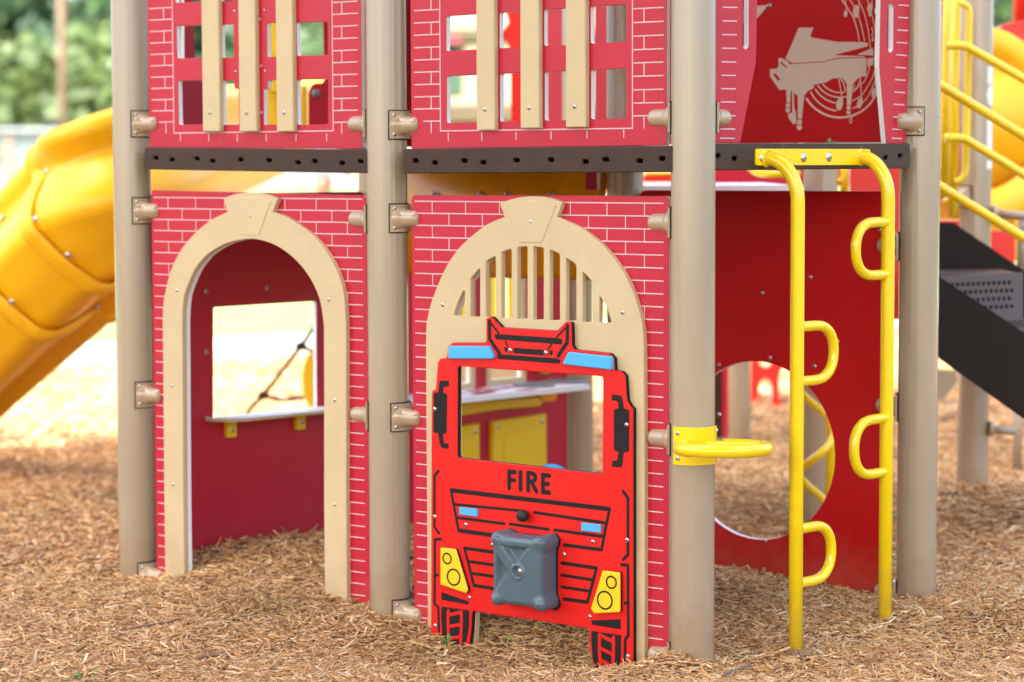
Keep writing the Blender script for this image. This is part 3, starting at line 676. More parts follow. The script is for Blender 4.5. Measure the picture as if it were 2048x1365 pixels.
deck('brown deck edge with slots above the open doorway', A, (P1 + P2) / 2 + ZUP * 1.4, (288.5, 734.5), (294.8, 299.6), (339.3, 347), H1d,
     [P1 + nA * .036 + uA * .10, P2 + nA * .036 - uA * .03, P6 - uA * .03, P5 + uA * .10])
deck('brown deck edge with slots above the fire truck panel', A, (P2 + P3) / 2 + ZUP * 1.4, (805.5, 1346), (298, 291.6), (347.6, 345), H2d,
     [P2 + nA * .036 + uA * .10, P3 + nA * .036 - uA * .02, P4 - uA * .03 , P6 + uA * .03])
tB, zB, uBd = deck('grey-brown deck edge the yellow loop ladder hangs from', B, (P3 + P4) / 2 + ZUP * 1.4, (1420, 1821), (287.5, 287.3), (341.5, 337.4),
     [(1437, 312), (1470, 317.6), (1772, 316), (1801, 312)], [P3 + B.N * .036 + uB * .03, P4 + B.N * .036 - uB * .11, P4 - uB * .11, P3 + uB * .03])

# ------------------------------------------------------------------ right opening: pink-lit red side panels
Q = lambda x, y: (1400 + x / 2.9676, y / 2.9676)
def side_panel(label, base, outline, slot, ticks, groove):
    t = thing('entry_side_panel', B.p(B.uv(*base)[0], 1.46), label, 'playground panel', 'red entry side panels')
    m = MB(); m.plate(B, outline, -F1, F1, holes=[slot])
    for (xa, ya), (xb, yb) in ticks: m.ribbon(B, [B.uv(*Q(xa, ya), F1), B.uv(*Q(xb, yb), F1)], .0035, F1, mi=2)
    m.build('panel_board', ['red', 'white', 'mortar'], t)
    g = MB(); g.ribbon(B, [B.uv(*Q(*p), F1) for p in groove], .0026, F1 - .0004); g.build('groove', 'red', t)
uq = lambda x, y: B.uv(*Q(x, y), F1)
pl_out = [uq(60, 852), uq(240, 851), uq(333, 372), uq(341, 20), (uq(341, 20)[0], ZT), (uq(60, 852)[0], ZT)]
sl = stadium((0, 0), .13, .0145); ca = uq(273, 150)
slotL = [(ca[0] + b_, ca[1] - a_ + .06) for a_, b_ in sl]
ys = (45, 126, 207, 288, 369, 449, 528, 607, 688, 767, 822)
side_panel('red entry panel with a hand slot beside the post with the yellow ring', (1460, 280), pl_out, slotL, [((138 - .022 * y, y - .5), (220 - .018 * y, y + 1)) for y in ys], [(223, 0), (205, 826)])
pr_out = [uq(1106, 854), uq(1220, 851), (uq(1245, 400)[0], uq(1220, 851)[1] + .35), (uq(1250, 100)[0], ZT), (uq(1073, 40)[0], ZT), uq(1073, 40), uq(1065, 395)]
ca = uq(1132, 165)
slotR = [(ca[0] + b_, ca[1] - a_) for a_, b_ in stadium((0, 0), .077, .0155)]
side_panel('red entry panel with a hand slot beside the post in front of the stairs', (1800, 280), pr_out, slotR,
           [((1180 - .047 * y, y - 2), (1240 - .047 * y, y + 2)) for y in (33, 106, 181, 255, 329, 403, 476, 550, 622)] + [((1146, 695), (1178, 697)), ((1142, 768), (1200, 770)), ((1138, 822), (1196, 824))], [(1181, 0), (1143, 824)])

# ------------------------------------------------------------------ back wall of the right bay (plane E): crawl panel and piano panel
t = thing('crawl_hole_panel', E.p(.5, 0), 'dark red panel with a large round crawl hole behind the yellow loop ladder', 'playground panel')
ue0 = E.uv(1280, 700)[0]; ue1 = E.uv(1778, 700)[0]; vt = E.uv(1500, 381.5)[1]
hc = E.uv(1541, 903); hr = (E.uv(1541, 724)[1] - E.uv(1541, 1081)[1]) / 2
ux = E.uv(1672.5, 905)[0] - hr
m = MB(); m.plate(E, fillet([(ue0, ZB), (ue1, ZB), (ue1, vt), (ue0, vt)], [0, 0, .02, .035]), -F1, F1, holes=[circle((ux, hc[1]), hr, 72)])
m.build('panel_board', ['deepred', 'white'], t)
for x, y in ((1525, 586), (1621, 555), (1540, 716), (1675, 683), (1438, 730), (1438, 830), (1629, 733), (1530, 1082), (1760, 460), (1757, 1195)):
    bolt(E.p(*E.uv(x, y, F1), F1), E.N, .0075, t)
t = thing('piano_panel', E.p(.6, 1.46), 'dark red panel with a pale grand piano and music notes engraved on it', 'play panel')
m = MB(); m.plate(E, rect(E.uv(1300, 200)[0], zB + .012, E.uv(1800, 200)[0], ZT), -F1, F1); m.build('panel_board', ['deepred', 'white'], t)
Z = lambda x, y: E.uv(1500 + x / 4.875, y / 4.875, F1)
cnt = [0]
def art(name, polys=(), lines=(), t=t):
    mb = MB()
    for pts in polys: mb.plate(E, [Z(*p) for p in pts], F1 - .001, F1 + .0006 + cnt[0] * .00003, b=.0002, ms=0); cnt[0] += 1
    for pts, w in lines: mb.ribbon(E, [Z(*p) for p in pts], w / 4.875 / 590, F1 + cnt[0] * .00003); cnt[0] += 1
    return mb.build(name, 'inlay', t)
def ell(c, a, b_, rot=0, n=16): return [(c[0] + a * math.cos(k * 2 * math.pi / n) * math.cos(rot) - b_ * math.sin(k * 2 * math.pi / n) * math.sin(rot), c[1] + a * math.cos(k * 2 * math.pi / n) * math.sin(rot) + b_ * math.sin(k * 2 * math.pi / n) * math.cos(rot)) for k in range(n)]
art('piano_lid', [[(475, 272), (620, 270), (588, 350), (600, 368), (850, 410), (1110, 412), (1150, 424), (1158, 440), (1140, 456), (818, 540), (1118, 550), (1118, 558), (860, 566), (780, 580), (735, 600), (412, 618), (346, 575)]])
art('piano_case', [[(278, 568), (312, 568), (375, 606), (380, 628), (735, 608), (790, 586), (860, 576), (1136, 566), (1133, 748), (1090, 750), (1040, 778), (1005, 822), (985, 1025), (945, 1025), (945, 826), (905, 765), (810, 766), (740, 806), (625, 828), (622, 862), (560, 892), (530, 935), (505, 1160), (468, 1160), (466, 935), (420, 905), (400, 880), (392, 1003), (358, 1003), (352, 876), (285, 878), (196, 745), (196, 676), (262, 672), (278, 650)]])
for ft in ([[(352, 1010), (392, 1010), (390, 1050), (352, 1050)], [(346, 1058), (392, 1058), (388, 1092), (368, 1104), (350, 1092)]], [[(460, 1170), (506, 1170), (504, 1215), (460, 1215)], [(456, 1225), (506, 1225), (502, 1262), (480, 1272), (460, 1262)]],
    [[(944, 1032), (982, 1032), (980, 1074), (944, 1074)], [(940, 1084), (982, 1084), (978, 1112), (960, 1120), (944, 1112)]]): art('piano_foot', ft)
art('piano_pedals', [[(374, 1112), (412, 1100), (412, 880), (428, 905), (432, 1050), (448, 1100), (452, 1208), (420, 1212), (376, 1150)]])
kr = MB(); kr.plate(E, [Z(222, 722), Z(252, 720), Z(298, 776), Z(276, 788)], F1 - .001, F1 + .0018, b=.0002, ms=0); kr.plate(E, [Z(292, 612), Z(316, 610), Z(362, 654), Z(360, 668)], F1 - .001, F1 + .0018, b=.0002, ms=0); kr.build('keyboard_gap', 'deepred', t)
arcs = []
for k, (r0, ex, ey) in enumerate(((10, 0, 0), (0, 0, 0))): pass
def arcpts(c, rx, ry, a0, a1, n=26): return [(c[0] + rx * math.cos(R(a0 + (a1 - a0) * i / n)), c[1] + ry * math.sin(R(a0 + (a1 - a0) * i / n))) for i in range(n + 1)]
art('music_staff', (), [(arcpts((880, 760), 385, 388, 148, 18), 19), (arcpts((885, 740), 330, 345, 152, 98), 14), (arcpts((885, 720), 290, 290, 148, 100), 13), (arcpts((880, 690), 262, 262, 146, 78), 13), (arcpts((880, 690), 215, 215, 142, 80), 12),
    (smooth([(1000, 985), (1090, 930), (1150, 840), (1195, 760), (1215, 690)]), 10), (smooth([(1000, 890), (1050, 850), (1110, 800), (1150, 720), (1168, 650)]), 10), (smooth([(1000, 1060), (1080, 1020), (1160, 930), (1225, 780)]), 10),
    (smooth([(890, 0), (955, 85), (1010, 180), (1045, 290), (1066, 400)]), 10), (smooth([(975, 0), (1035, 100), (1080, 230), (1118, 400)]), 9), (smooth([(1055, 0), (1110, 120), (1150, 280), (1175, 470)]), 9), (smooth([(1145, 0), (1190, 150), (1220, 280), (1232, 380)]), 9), (smooth([(1220, 680), (1222, 780), (1236, 850)]), 9)])
art('music_note', [ell((875, 1018), 32, 62, .15)], [([(868, 780), (905, 980)], 9), ([(868, 780), (1000, 1000)][:1] + [(880, 780)], 8), (smooth([(890, 775), (915, 820), (932, 890)]), 12)])
art('music_note', [ell((1072, 1008), 26, 52, .25)], [([(1076, 765), (1092, 985)], 9), ([(1078, 765), (1048, 860), (1012, 900), (1020, 830)], 8)])
art('music_note', [ell((1210, 908), 22, 50, .2)], [([(1222, 700), (1226, 890)], 8)])
art('music_note', [ell((1036, 114), 30, 64, .05)], [([(1062, 0), (1066, 90)], 8)])
art('music_note', [ell((934, 136), 17, 34, .1)], [([(932, 0), (944, 120)], 8), ([(905, 0), (945, 60)], 8)])
art('music_note', [ell((1170, 80), 26, 46, .1), ell((1172, 140), 16, 24)], [([(1190, 0), (1192, 60)], 8)])
art('music_note', [ell((1226, 110), 12, 30)], [([(1240, 0), (1234, 100)], 8)])
art('music_note', [ell((1196, 392), 10, 14)], [([(1188, 275), (1206, 320), (1190, 345), (1204, 385)], 8)])
art('music_note', (), [(ell((984, 1180), 11, 24) + [(995, 1180)], 7), ([(988, 1140), (994, 1165)], 8)])
art('piano_prop', [[(1055, 530), (1200, 468), (1206, 545), (1060, 536)], [(1146, 575), (1208, 560), (1204, 632), (1146, 656)]])
art('curved_emblem', [[(60, 60), (170, 52), (150, 90), (100, 150), (70, 180), (-60, 230), (-60, 70)]])
bolt(E.p(*Z(190, 58), F1), E.N, .0085, t)

# ------------------------------------------------------------------ loop ladder
t = thing('loop_ladder', B.p(.5, 0, .12), 'yellow loop ladder of two bent pipes hanging from the grey-brown deck edge', 'climber')
m = MB(); u0, va = B.uv(1512.5, 299, FD + .006); u1, vb = B.uv(1741, 297.5, FD + .006); vc = B.uv(1512.5, 333, FD + .006)[1]
m.plate(B, rect(u0, vc + .002, u1, (va + vb) / 2, .008), FD + .0003, FD + .0065, b=.001, ms=0); br_ = m.build('bracket_plate', ['ypaint'], t)
for x, y in ((1525, 316), (1607, 315.5), (1657.5, 314.5)):
    p = B.p(*B.uv(x, y, FD + .0065), FD + .0065); w_ = MB(); w_.lathe(p, B.N, [(.0135, 0), (.0135, .002), (.006, .002)], 24); w_.build('washer', 'steel', t, br_)
    bolt(p + B.N * .002, B.N, .0062, t, br_)
RT = .0208
def lpipe(start, px, yb, zbase=-.15):
    s0 = B.uv(*start, FD + .006); OFF = .145
    uu = B.uv(px, 700, OFF)[0]; zc = s0[1]
    pts = [B.p(s0[0], zc, FD + .003)]; rad = .085; 
    # leave the plate along the normal and bend down
    nrm_ = [B.p(s0[0] + (uu - s0[0]) * .25, zc - .000, FD + .02)]
    for k in range(1, 25):
        a = math.pi / 2 * k / 24
        pts.append(B.p(s0[0] + (uu - s0[0]) * math.sin(a), zc - rad * 1.5 * (1 - math.cos(a)), FD + .006 + (OFF - FD - .006) * math.sin(a)))
    pts.append(B.p(uu, zc - rad * 1.5 - .04, OFF)); pts.append(B.p(uu, .6, OFF)); pts.append(B.p(uu, zbase, OFF))
    m = MB(); m.tube(pts, RT, 22); m.build('rail_pipe', 'ypaint', t); return uu, OFF
uLp, oL = lpipe((1533, 317), 1594, 1312); uRp, oR = lpipe((1722, 315), 1774, 1222)
wl = MB()
for x, y in ((1533, 317), (1722, 315)):
    p = B.p(*B.uv(x, y, FD + .0065), FD + .0065); wl.lathe(p, B.N, [(RT + .006, 0), (RT + .004, .003), (RT, .009)], 22)
wl.build('weld_bead', 'ypaint', t)
def loop(px_root, sgn, yt, yb, reach, u_, o_):
    v1 = B.uv(px_root, yt, o_)[1]; v0 = B.uv(px_root, yb, o_)[1]
    rt = B.uv(px_root + sgn * reach, (yt + yb) / 2, o_)[0]; d = rt - u_; h = (v1 - v0) / 2; c = (v1 + v0) / 2; ro = .0155
    pts = [B.p(u_, v1 - ro, o_)]; ex = d - sgn * ro
    pts.append(B.p(u_ + ex * .38, v1 - ro, o_ + .004))
    hh_ = h - ro
    for k in range(0, 15):
        a = math.pi / 2 - math.pi * k / 14
        pts.append(B.p(u_ + ex * (.45 + .55 * max(0, math.cos(a)) ** .8), c + hh_ * math.copysign(abs(math.sin(a)) ** .9, math.sin(a)), o_ + .004))
    pts.append(B.p(u_ + ex * .38, v0 + ro, o_ + .004)); pts.append(B.p(u_, v0 + ro, o_))
    m = MB(); m.tube(smooth(pts, 3), ro, 18); m.build('loop_rung', 'ypaint', t)
loop(1592, 1, 644, 775, 79, uLp, oL); loop(1590, 1, 1049, 1179, 76, uLp, oL); loop(1776, -1, 434, 559, 73, uRp, oR); loop(1774, -1, 825, 953, 74, uRp, oR)

# ------------------------------------------------------------------ ring on the post
vz = A.uv(1395, 900)[1]
rc = V3((0.578, 6.752, 0)); zc = on_ground(1446, 896, 0); d_ = ray(1446, 897); pc = CAM + d_ * (6.76 / d_.y)
t = thing('hand_ring', pc, 'yellow steel ring clamped round the tan post', 'ring')
m = MB(); RRg = .122
tilt = .05
pts = [pc + V3((RRg * math.cos(a), RRg * math.sin(a), -RRg * math.sin(a) * .045)) for a in [R(86 - 302 * k / 44) for k in range(45)]]
m.tube(pts, .0192, 18); m.build('ring_pipe', 'ypaint', t)
def band(mb, c, r0, r1, z0, z1, a0, a1, mi=0, n=22):
    vs = []; fs = []
    for i in range(n + 1):
        a = a0 + (a1 - a0) * i / n
        for rr_, zz in ((r0, z0), (r0, z1), (r1, z1), (r1, z0)): vs.append(V3((c.x + rr_ * math.cos(a), c.y + rr_ * math.sin(a), zz)))
    for i in range(n):
        for k in range(4):
            k2 = (k + 1) % 4; fs.append((i * 4 + k, (i + 1) * 4 + k, (i + 1) * 4 + k2, i * 4 + k2))
    fs += [(0, 1, 2, 3), (n * 4 + 3, n * 4 + 2, n * 4 + 1, n * 4)]; mb.add(vs, fs, mi)
zt_ = A.uv(1395, 852)[1]; zb_ = A.uv(1395, 927)[1]
m = MB(); band(m, P3, PR + .0008, PR + .0055, zb_, zt_, R(-90 - 58), R(-90 + 82)); cl = m.build('clamp_band', 'ypaint', t)
for a, z in ((-90 - 42, zt_ - .018), (-90 + 78, zt_ - .014), (-90 - 42, zb_ + .018)):
    n = V3((math.cos(R(a)), math.sin(R(a)), 0)); bolt(V3((P3.x, P3.y, z)) + n * (PR + .0055), n, .0066, t, cl)
m = MB()
q = pc + V3((RRg * math.cos(R(12)), RRg * math.sin(R(12)), .002)); e = V3((P3.x, P3.y, pc.z + .002)); dd = R(-72); e = e + V3((math.cos(dd), math.sin(dd), 0)) * PR
m.tube([q, e], .0115, 12)
m.build('spoke', 'ypaint', t)
m = MB(); m.tube([pc + V3((.083 * math.cos(a), .083 * math.sin(a), -.083 * math.sin(a) * .045)) for a in [R(168 + 200 * k / 24) for k in range(25)]], .0125, 12); m.build('inner_pipe', 'ypaint', t)
# ------------------------------------------------------------------ left inner wall (plane C_): window wall and play kitchen
t = thing('counter_window_wall', C_.p(.55, 0), 'dark red inner wall with a square window and a white counter, seen through the open archway', 'playground panel')
ct = C_.uv(680, 384)[1]
wn = fillet([C_.uv(*p, F1) for p in ((427, 840), (634, 820), (633, 602.5), (427, 615))], .008)
m = MB(); m.plate(C_, fillet([(.05, ZB), (SIDE - .06, ZB), (SIDE - .06, ct), (.05, ct)], [0, 0, .03, .03]), -F1, F1, holes=[wn]); m.build('panel_board', ['red', 'white'], t)
oo = .13; a0 = C_.uv(432, 846, oo); a1 = C_.uv(655, 827, oo)
zc_ = (a0[1] + a1[1]) / 2 + .003
m = MB(); sh = Plane(C_.P0, C_.U)
f = []
u0 = C_.uv(427, 838, .02)[0] - .03; u1 = SIDE - .10
top = [(u0, F1 + .0004), (u1, F1 + .0004), (u1, oo), (u0 + .10, oo), (u0 + .03, oo - .03), (u0, oo - .09)]
n = len(top); vs = [C_.p(u, zc_ + .005, o) for u, o in top] + [C_.p(u, zc_ - .006, o) for u, o in top]
m.add(vs[:n] + vs[n:], [tuple(range(n))], 0); m.add(vs, [tuple(range(n, 2 * n))[::-1]] + [(i, n + i, n + (i + 1) % n, (i + 1) % n) for i in range(n)], 1)
sh_ = m.build('counter', ['white', 'tan'], t)
for px, py in ((465, 861), (603, 846)):
    uu, vv = C_.uv(px, py, .03); m = MB(); m.plate(C_, rect(uu - .021, vv - .026, uu + .021, zc_ - .0065, .005), F1 + .0004, .03, b=.002, ms=0); b_ = m.build('bracket', ['yellow'], t)
    bolt(C_.p(uu, vv, .03), C_.N, .009, t, b_)
for x, y in ((412, 583), (533.5, 576.5), (412.5, 704.5), (413.5, 837)): bolt(C_.p(*C_.uv(x, y, F1), F1), C_.N, .0085, t)

K0, K1_ = SIDE + .06, 2 * SIDE - .075
t = thing('play_kitchen', C_.p(1.7, 0), 'dark red play kitchen with white counter and yellow cupboard doors, behind the fire truck windscreen', 'play panel')
zk = C_.uv(1000, 500)[1]
def kuv(x, y, o=F1): return C_.uv(900 + x / 6.203, 730 + y / 6.203, o)
w_a = [C_.uv(*p, F1) for p in ((906, 772), (939, 766), (939, 556), (906, 562))]
w_b = [C_.uv(*p, F1) for p in ((978, 761), (1041, 754), (1041, 548), (978, 552))]
m = MB(); m.plate(C_, rect(K0, ZB, K1_, zk, .0), -F1, F1, holes=[fillet(w_a, .006), fillet(w_b, .006)]); m.build('panel_board', ['red', 'white'], t)
for wv in (w_a, w_b):
    m = MB(); m.plate(C_, offset(wv, -.022), F1 + .0004, F1 + .012, holes=[offset(wv, .001)], ms=0); m.build('window_frame', ['tan'], t)
oc = .26; zkc = C_.uv(1050, 788, oc)[1]
m = MB(); e0 = C_.uv(905, 800, oc)[0] - .12; e1 = C_.uv(1180, 770, oc)[0]
m.box(C_.p((e0 + e1) / 2, zkc, oc / 2 + .006), C_.U * ((e1 - e0) / 2), C_.N * (oc / 2 - .004), ZUP * .010); ko = m.build('worktop', 'white', t)
q = MB()
for i in range(26):
    uu = e0 + .05 + (e1 - e0 - .1) * random.random(); o_ = .03 + random.random() * .2; s_ = .02 + .03 * random.random()
    q.box(C_.p(uu, zkc + .0106 + i * .00005, o_), C_.U * s_, C_.N * (.012 + .012 * random.random()), ZUP * .0003)
q.build('printed_pattern', 'red', t, ko)
for uu, rr_ in ((C_.uv(1065, 770, .12)[0], .085), (C_.uv(1130, 755, .12)[0], .085)):
    q = MB(); q.lathe(C_.p(uu, zkc + .0107, .13), ZUP, [(rr_, 0), (rr_, .006), (rr_ * .92, .010), (rr_ * .5, .006), (0, .006)], 28); q.build('cooking_ring', 'galv', t)
ap = [kuv(110, 640, .05), kuv(600, 560, .05), kuv(1120, 515, .05), kuv(1150, 480, .05), kuv(1170, 395, .05), kuv(110, 480, .05)]
m = MB(); m.plate(C_, [(p[0], min(p[1], zkc - .011)) for p in fillet(ap, .02)], F1 + .0004, .05, b=.003, ms=0); m.build('apron_board', ['yellow'], t)
for pts in ([(540, 705), (1200, 605), (1205, 1420), (540, 1420)], [(-260, 835), (370, 725), (375, 1420), (-260, 1420)]):
    o_ = .034; l = fillet([kuv(x, y, o_) for x, y in pts], .006); l = [(u, max(v, .10)) for u, v in l]
    m = MB(); m.plate(C_, clean(l), F1 + .0004, o_, b=.003, ms=0); d_ = m.build('cupboard_door', ['yellow'], t)
    us = [p[0] for p in l]; vs_ = [p[1] for p in l]; a_, b_, c_, e_ = min(us), max(us), min(vs_), max(vs_)
    m = MB(); m.plate(C_, rect(a_ + .055, c_ + .05, b_ - .055, e_ - .06, .02), o_ - .002, o_ + .006, b=.005, ms=0); m.build('raised_centre', ['yellow'], t, d_)
    for uu in (a_ + .028, b_ - .028): bolt(C_.p(uu, e_ - .03, o_), C_.N, .010, t, d_)
m = MB(); kk = kuv(1220, 90, .05); m.plate(C_, circle((kk[0], kk[1] + .055), .062), F1 + .0004, .045, b=.004, ms=0); m.build('clock_disc', ['yellow'], t)
m = MB(); pp = kuv(1240, 380, .06); m.plate(C_, stadium((pp[0], pp[1]), .05, .026), F1 + .0004, .055, ms=0); m.build('drawer_pull', ['orange'], t)

# orange panel between two rear posts, hanging under the deck
G = Plane(P5, uA)
t = thing('orange_panel', G.p(.6, 1.0), 'shaded orange panel hanging below the deck above the play kitchen', 'playground panel')
g0 = .07; g1 = SIDE - .07; gz = G.uv(1000, 556)[1]; gt = G.uv(1000, 318)[1]
m = MB(); nv = 20; vs = []; fs = []
for j in range(nv + 1):
    v = gz + (gt - gz) * j / nv; o_ = .05 * math.sin(math.pi * j / nv)
    for k in range(25): vs.append(G.p(g0 + (g1 - g0) * k / 24, v, o_ + .012 * math.cos(math.pi * (k - 12) / 12)))
for j in range(nv):
    for k in range(24): fs.append((j * 25 + k, j * 25 + k + 1, (j + 1) * 25 + k + 1, (j + 1) * 25 + k))
m.add(vs, fs, 0, True); ob = m.build('moulded_sheet', 'orange', t)
sm = ob.modifiers.new('thickness', 'SOLIDIFY'); sm.thickness = .012
for x in (868, 961, 1015, 1102): bolt(G.p(*G.uv(x, 389, .055), .055), G.N, .011, t)
t = thing('pink_edged_board', (P6.x, P6.y, 1.2), 'narrow red board with a pale end beside the shaded post, above the fire truck panel', 'playground panel')
m = MB(); m.plate(G, rect(SIDE - .115, G.uv(1200, 380)[1], SIDE - .066, 1.39), .055, .075); m.build('panel_board', ['red', 'white'], t)
# blue steering wheel behind the truck
t = thing('steering_wheel', A.p(A.uv(1108, 980)[0], A.uv(1108, 985, -.12)[1], -.12), 'blue steering wheel mounted behind the fire truck windscreen', 'steering wheel')
c = A.p(*A.uv(1106, 992, -.12), -.12); rw = A.uv(1106, 928, -.12)[1] - A.uv(1106, 992, -.12)[1] - .012
m = MB(); m.tube([c + A.U * (rw * math.cos(a)) + ZUP * (rw * math.sin(a)) for a in [2 * math.pi * k / 36 for k in range(36)]], .012, 12, closed=True); m.build('rim', 'blue', t)
m = MB()
for a in (90, 210, 330): m.tube([c, c + A.U * (rw * math.cos(R(a))) + ZUP * (rw * math.sin(R(a)))], .009, 10)
m.lathe(c - A.N * .01, A.N, [(.03, 0), (.03, .02), (.0, .026)], 20); m.tube([c, c + A.N * .1], .011, 10); m.build('spokes', 'blue', t)

# things seen through the upper windows
def board(label, pl, pts, off=0.0, mats=('red', 'white'), th=.019, cat='playground panel', nm='guard_panel', holes=(), r=.01):
    l = fillet([pl.uv(x, y, off) for x, y in pts], r); z0 = min(v for u, v in l)
    t = thing(nm, pl.p(sum(p[0] for p in l) / len(l), z0, off), label, cat)
    m = MB(); m.plate(pl, l, off - th, off, holes=[[pl.uv(x, y, off) for x, y in h] for h in holes]); m.build('panel_board', list(mats), t); return t
CU = Plane(P1, uB)
board('dark red guard panel behind the left windows above the open doorway', CU, [(330, 282), (432, 286), (430, 163), (391, 161), (386, -90), (369, -90), (369, 161), (330, 165)], F1, r=.006)
Fr = lambda y: Plane((0, y, 0), (1, 0, 0))
yl = board('yellow upright board behind the right windows above the open doorway', Fr(9.5), [(524, 283), (580, 283), (580, 20), (524, 20)], mats=('yellow', 'yellow'), r=.004)
m = MB(); pl = Fr(9.49); m.plate(pl, [pl.uv(*p, .001) for p in ((535, 184), (580, 184), (580, 100), (535, 100))], .0012, .03, ms=0); m.build('ledge', ['yellow'], yl)
pk = board('red guard panel with stepped pale edge and round cap, above the open doorway', Fr(8.9), [(617, 284), (617, 186), (623, 171), (632, 166.5), (644, 167), (649, 160), (643, -60), (760, -60), (760, 284)], mats=('red', 'tan'), th=.03, r=.004)
pl = Fr(8.9); m = MB(); m.lathe(pl.p(*pl.uv(632, 188, .001), .001), pl.N, [(.016, 0), (.015, .005), (.006, .009), (0, .009)], 20); m.build('cap', 'galv', pk)
board('narrow yellow board beside the stepped red guard panel', Fr(9.1), [(602, 284), (613, 284), (613, 172), (602, 172)], mats=('yellow', 'yellow'), r=.003)
GK = Plane(P7, uA)
board('red guard panel left of a rear post, behind the slats above the fire truck', GK, [(1050, 285), (1124, 285), (1124, -70), (1050, -70)], F1)
board('red guard panel right of a rear post, behind the slats above the fire truck', GK, [(1189, 285), (1235, 285), (1235, -70), (1189, -70)], F1)
FR = Fr(10.6)
board('bright red panel with round cut-outs behind the window panel above the fire truck', FR, [(1003, 300), (1062, 300), (1062, -60), (985, -60), (985, 20), (1008, 20), (1014, 30), (1018, 46), (1006, 62), (996, 66), (996, 74), (1010, 80), (1018, 92), (1022, 108), (1022, 240)], mats=('brightred', 'white'), r=.003)
FK = Fr(11.4)
board('tan board in shade behind the play kitchen windows', FK, [(885, 830), (1050, 830), (1050, 640), (885, 640)], mats=('tan', 'tan'), th=.03)
board('yellow board behind the left play kitchen window', Fr(11.6), [(900, 700), (992, 700), (992, 500), (900, 500)], mats=('yellow', 'yellow'), th=.03)
board('narrow yellow board behind the right play kitchen window', Fr(11.3), [(1016, 655), (1036, 655), (1036, 500), (1016, 500)], mats=('yellow', 'yellow'), th=.03)
# unseen roof added above the frame only to darken the bays below
t = thing('added_shade_roof', (P2 + P6) / 2 + ZUP * 3.28, 'unseen tan hip roof added to shade the two bays of the play structure', 'roof')
m = MB(); q_ = [P1 + nA * .16 - uA * .16, P3 + nA * .16 + uA * .16, P4 - nA * .16 + uA * .16, P5 - nA * .16 - uA * .16]
ra = (P1 + P5) / 2 + uA * .6; rb = (P3 + P4) / 2 - uA * .6
vs = [V3((p.x, p.y, 3.27)) for p in q_] + [V3((ra.x, ra.y, 3.85)), V3((rb.x, rb.y, 3.85))] + [V3((p.x, p.y, 3.22)) for p in q_]
m.add(vs, [(0, 1, 5, 4), (1, 2, 5), (2, 3, 4, 5), (3, 0, 4), (9, 8, 7, 6), (0, 6, 7, 1), (1, 7, 8, 2), (2, 8, 9, 3), (3, 9, 6, 0)]); m.build('roof_shell', 'tan', t)
# ------------------------------------------------------------------ right background
def tubes(name, label, cat, parts, group=None, loc=None):
    t = thing(name, loc or parts[0][1][0], label, cat, group)
    for nm, path, r, mm in parts:
        m = MB(); m.tube(path, r, 14); m.build(nm, mm, t)
    return t
def P(pts, y): return [at(a[0], a[1], a[2] if len(a) > 2 else y) for a in pts]
t9 = post(V3((at(1951, 400, 9.9).x, 9.9, 0)), 'tan round post with white stickers behind the yellow handrails', group=GP)
p9 = V3((at(1951, 400, 9.9).x, 9.9, 0))
clamp(t9, p9, (-1, -.35, 0), at(1940, 393, 9.9).z, True)
for nm, pts in (('sticker', [(1979, 134), (1998, 134), (1998, 168), (1979, 168)]), ('sticker', [(1974, 224), (1993, 224), (1993, 308), (1974, 308)]), ('sticker', [(1972, 322), (1986, 322), (1986, 338), (1972, 338)]), ('sticker', None)):
    m = MB(); d = V3((.62, -.785, 0)); 
    if pts: z0 = at(1980, pts[2][1], 9.85).z; z1 = at(1980, pts[0][1], 9.85).z; hw_ = .36
    else: z0 = at(1980, 212, 9.85).z; z1 = at(1980, 170, 9.85).z; hw_ = .4
    vs = []; fs = []; n = 10
    for i in range(n + 1):
        a = -38 + (-hw_ + 2 * hw_ * i / n) * 57.3
        k = 1.0 if pts else math.sqrt(max(.02, 1 - (2 * i / n - 1) ** 2))
        zc2 = (z0 + z1) / 2; h2 = (z1 - z0) / 2 * k
        for rr_, zz in ((PR + .0004, zc2 - h2), (PR + .0004, zc2 + h2)): vs.append(V3((p9.x + rr_ * math.cos(R(a)), p9.y + rr_ * math.sin(R(a)), zz)))
    for i in range(n): fs.append((2 * i, 2 * i + 2, 2 * i + 3, 2 * i + 1))
    m.add(vs, fs, 0, True); m.build(nm, 'white', t9)
t = tubes('handrail_frame', 'tall yellow pipe frame behind the tan post right of the ladder', 'handrail',
      [('upright', P([(1915, -80), (1910, 200), (1906, 432)], 9.6), .0185, 'ypaint'), ('upright', P([(1897, -80), (1891, 200), (1888, 400)], 9.7), .0185, 'ypaint'),
       ('grab_loop', smooth(P([(1916, 8), (1926, 8), (1935, 16), (1938, 34), (1935, 200), (1931, 330), (1927, 352), (1918, 362), (1908, 363)], 9.55), 4), .0135, 'ypaint'),
       ('cross_pipe', P([(1888, 398), (1900, 408), (1908, 406)], 9.62), .012, 'ypaint')])
for lb, pts, y in (('topmost yellow stair handrail, bent at its upper end', [(1893, 92), (1915, 91), (1930, 94), (1950, 103), (2110, 194)], 9.5), ('yellow stair handrail second from the top', [(1860, 158), (1893, 178), (2110, 310)], 8.7),
                   ('yellow stair handrail third from the top, bent at its upper end', [(1890, 277), (1912, 276), (1928, 279), (1948, 289), (2110, 388)], 9.5), ('lowest yellow stair handrail just above the dark stair side', [(1860, 360), (1888, 378), (2110, 514)], 8.7)):
    t = thing('stair_handrail', P(pts, y)[0], lb, 'handrail', 'sloping yellow stair handrails'); m = MB(); m.tube(smooth(P(pts, y), 4), .0175, 16); m.build('rail_pipe', 'ypaint', t)
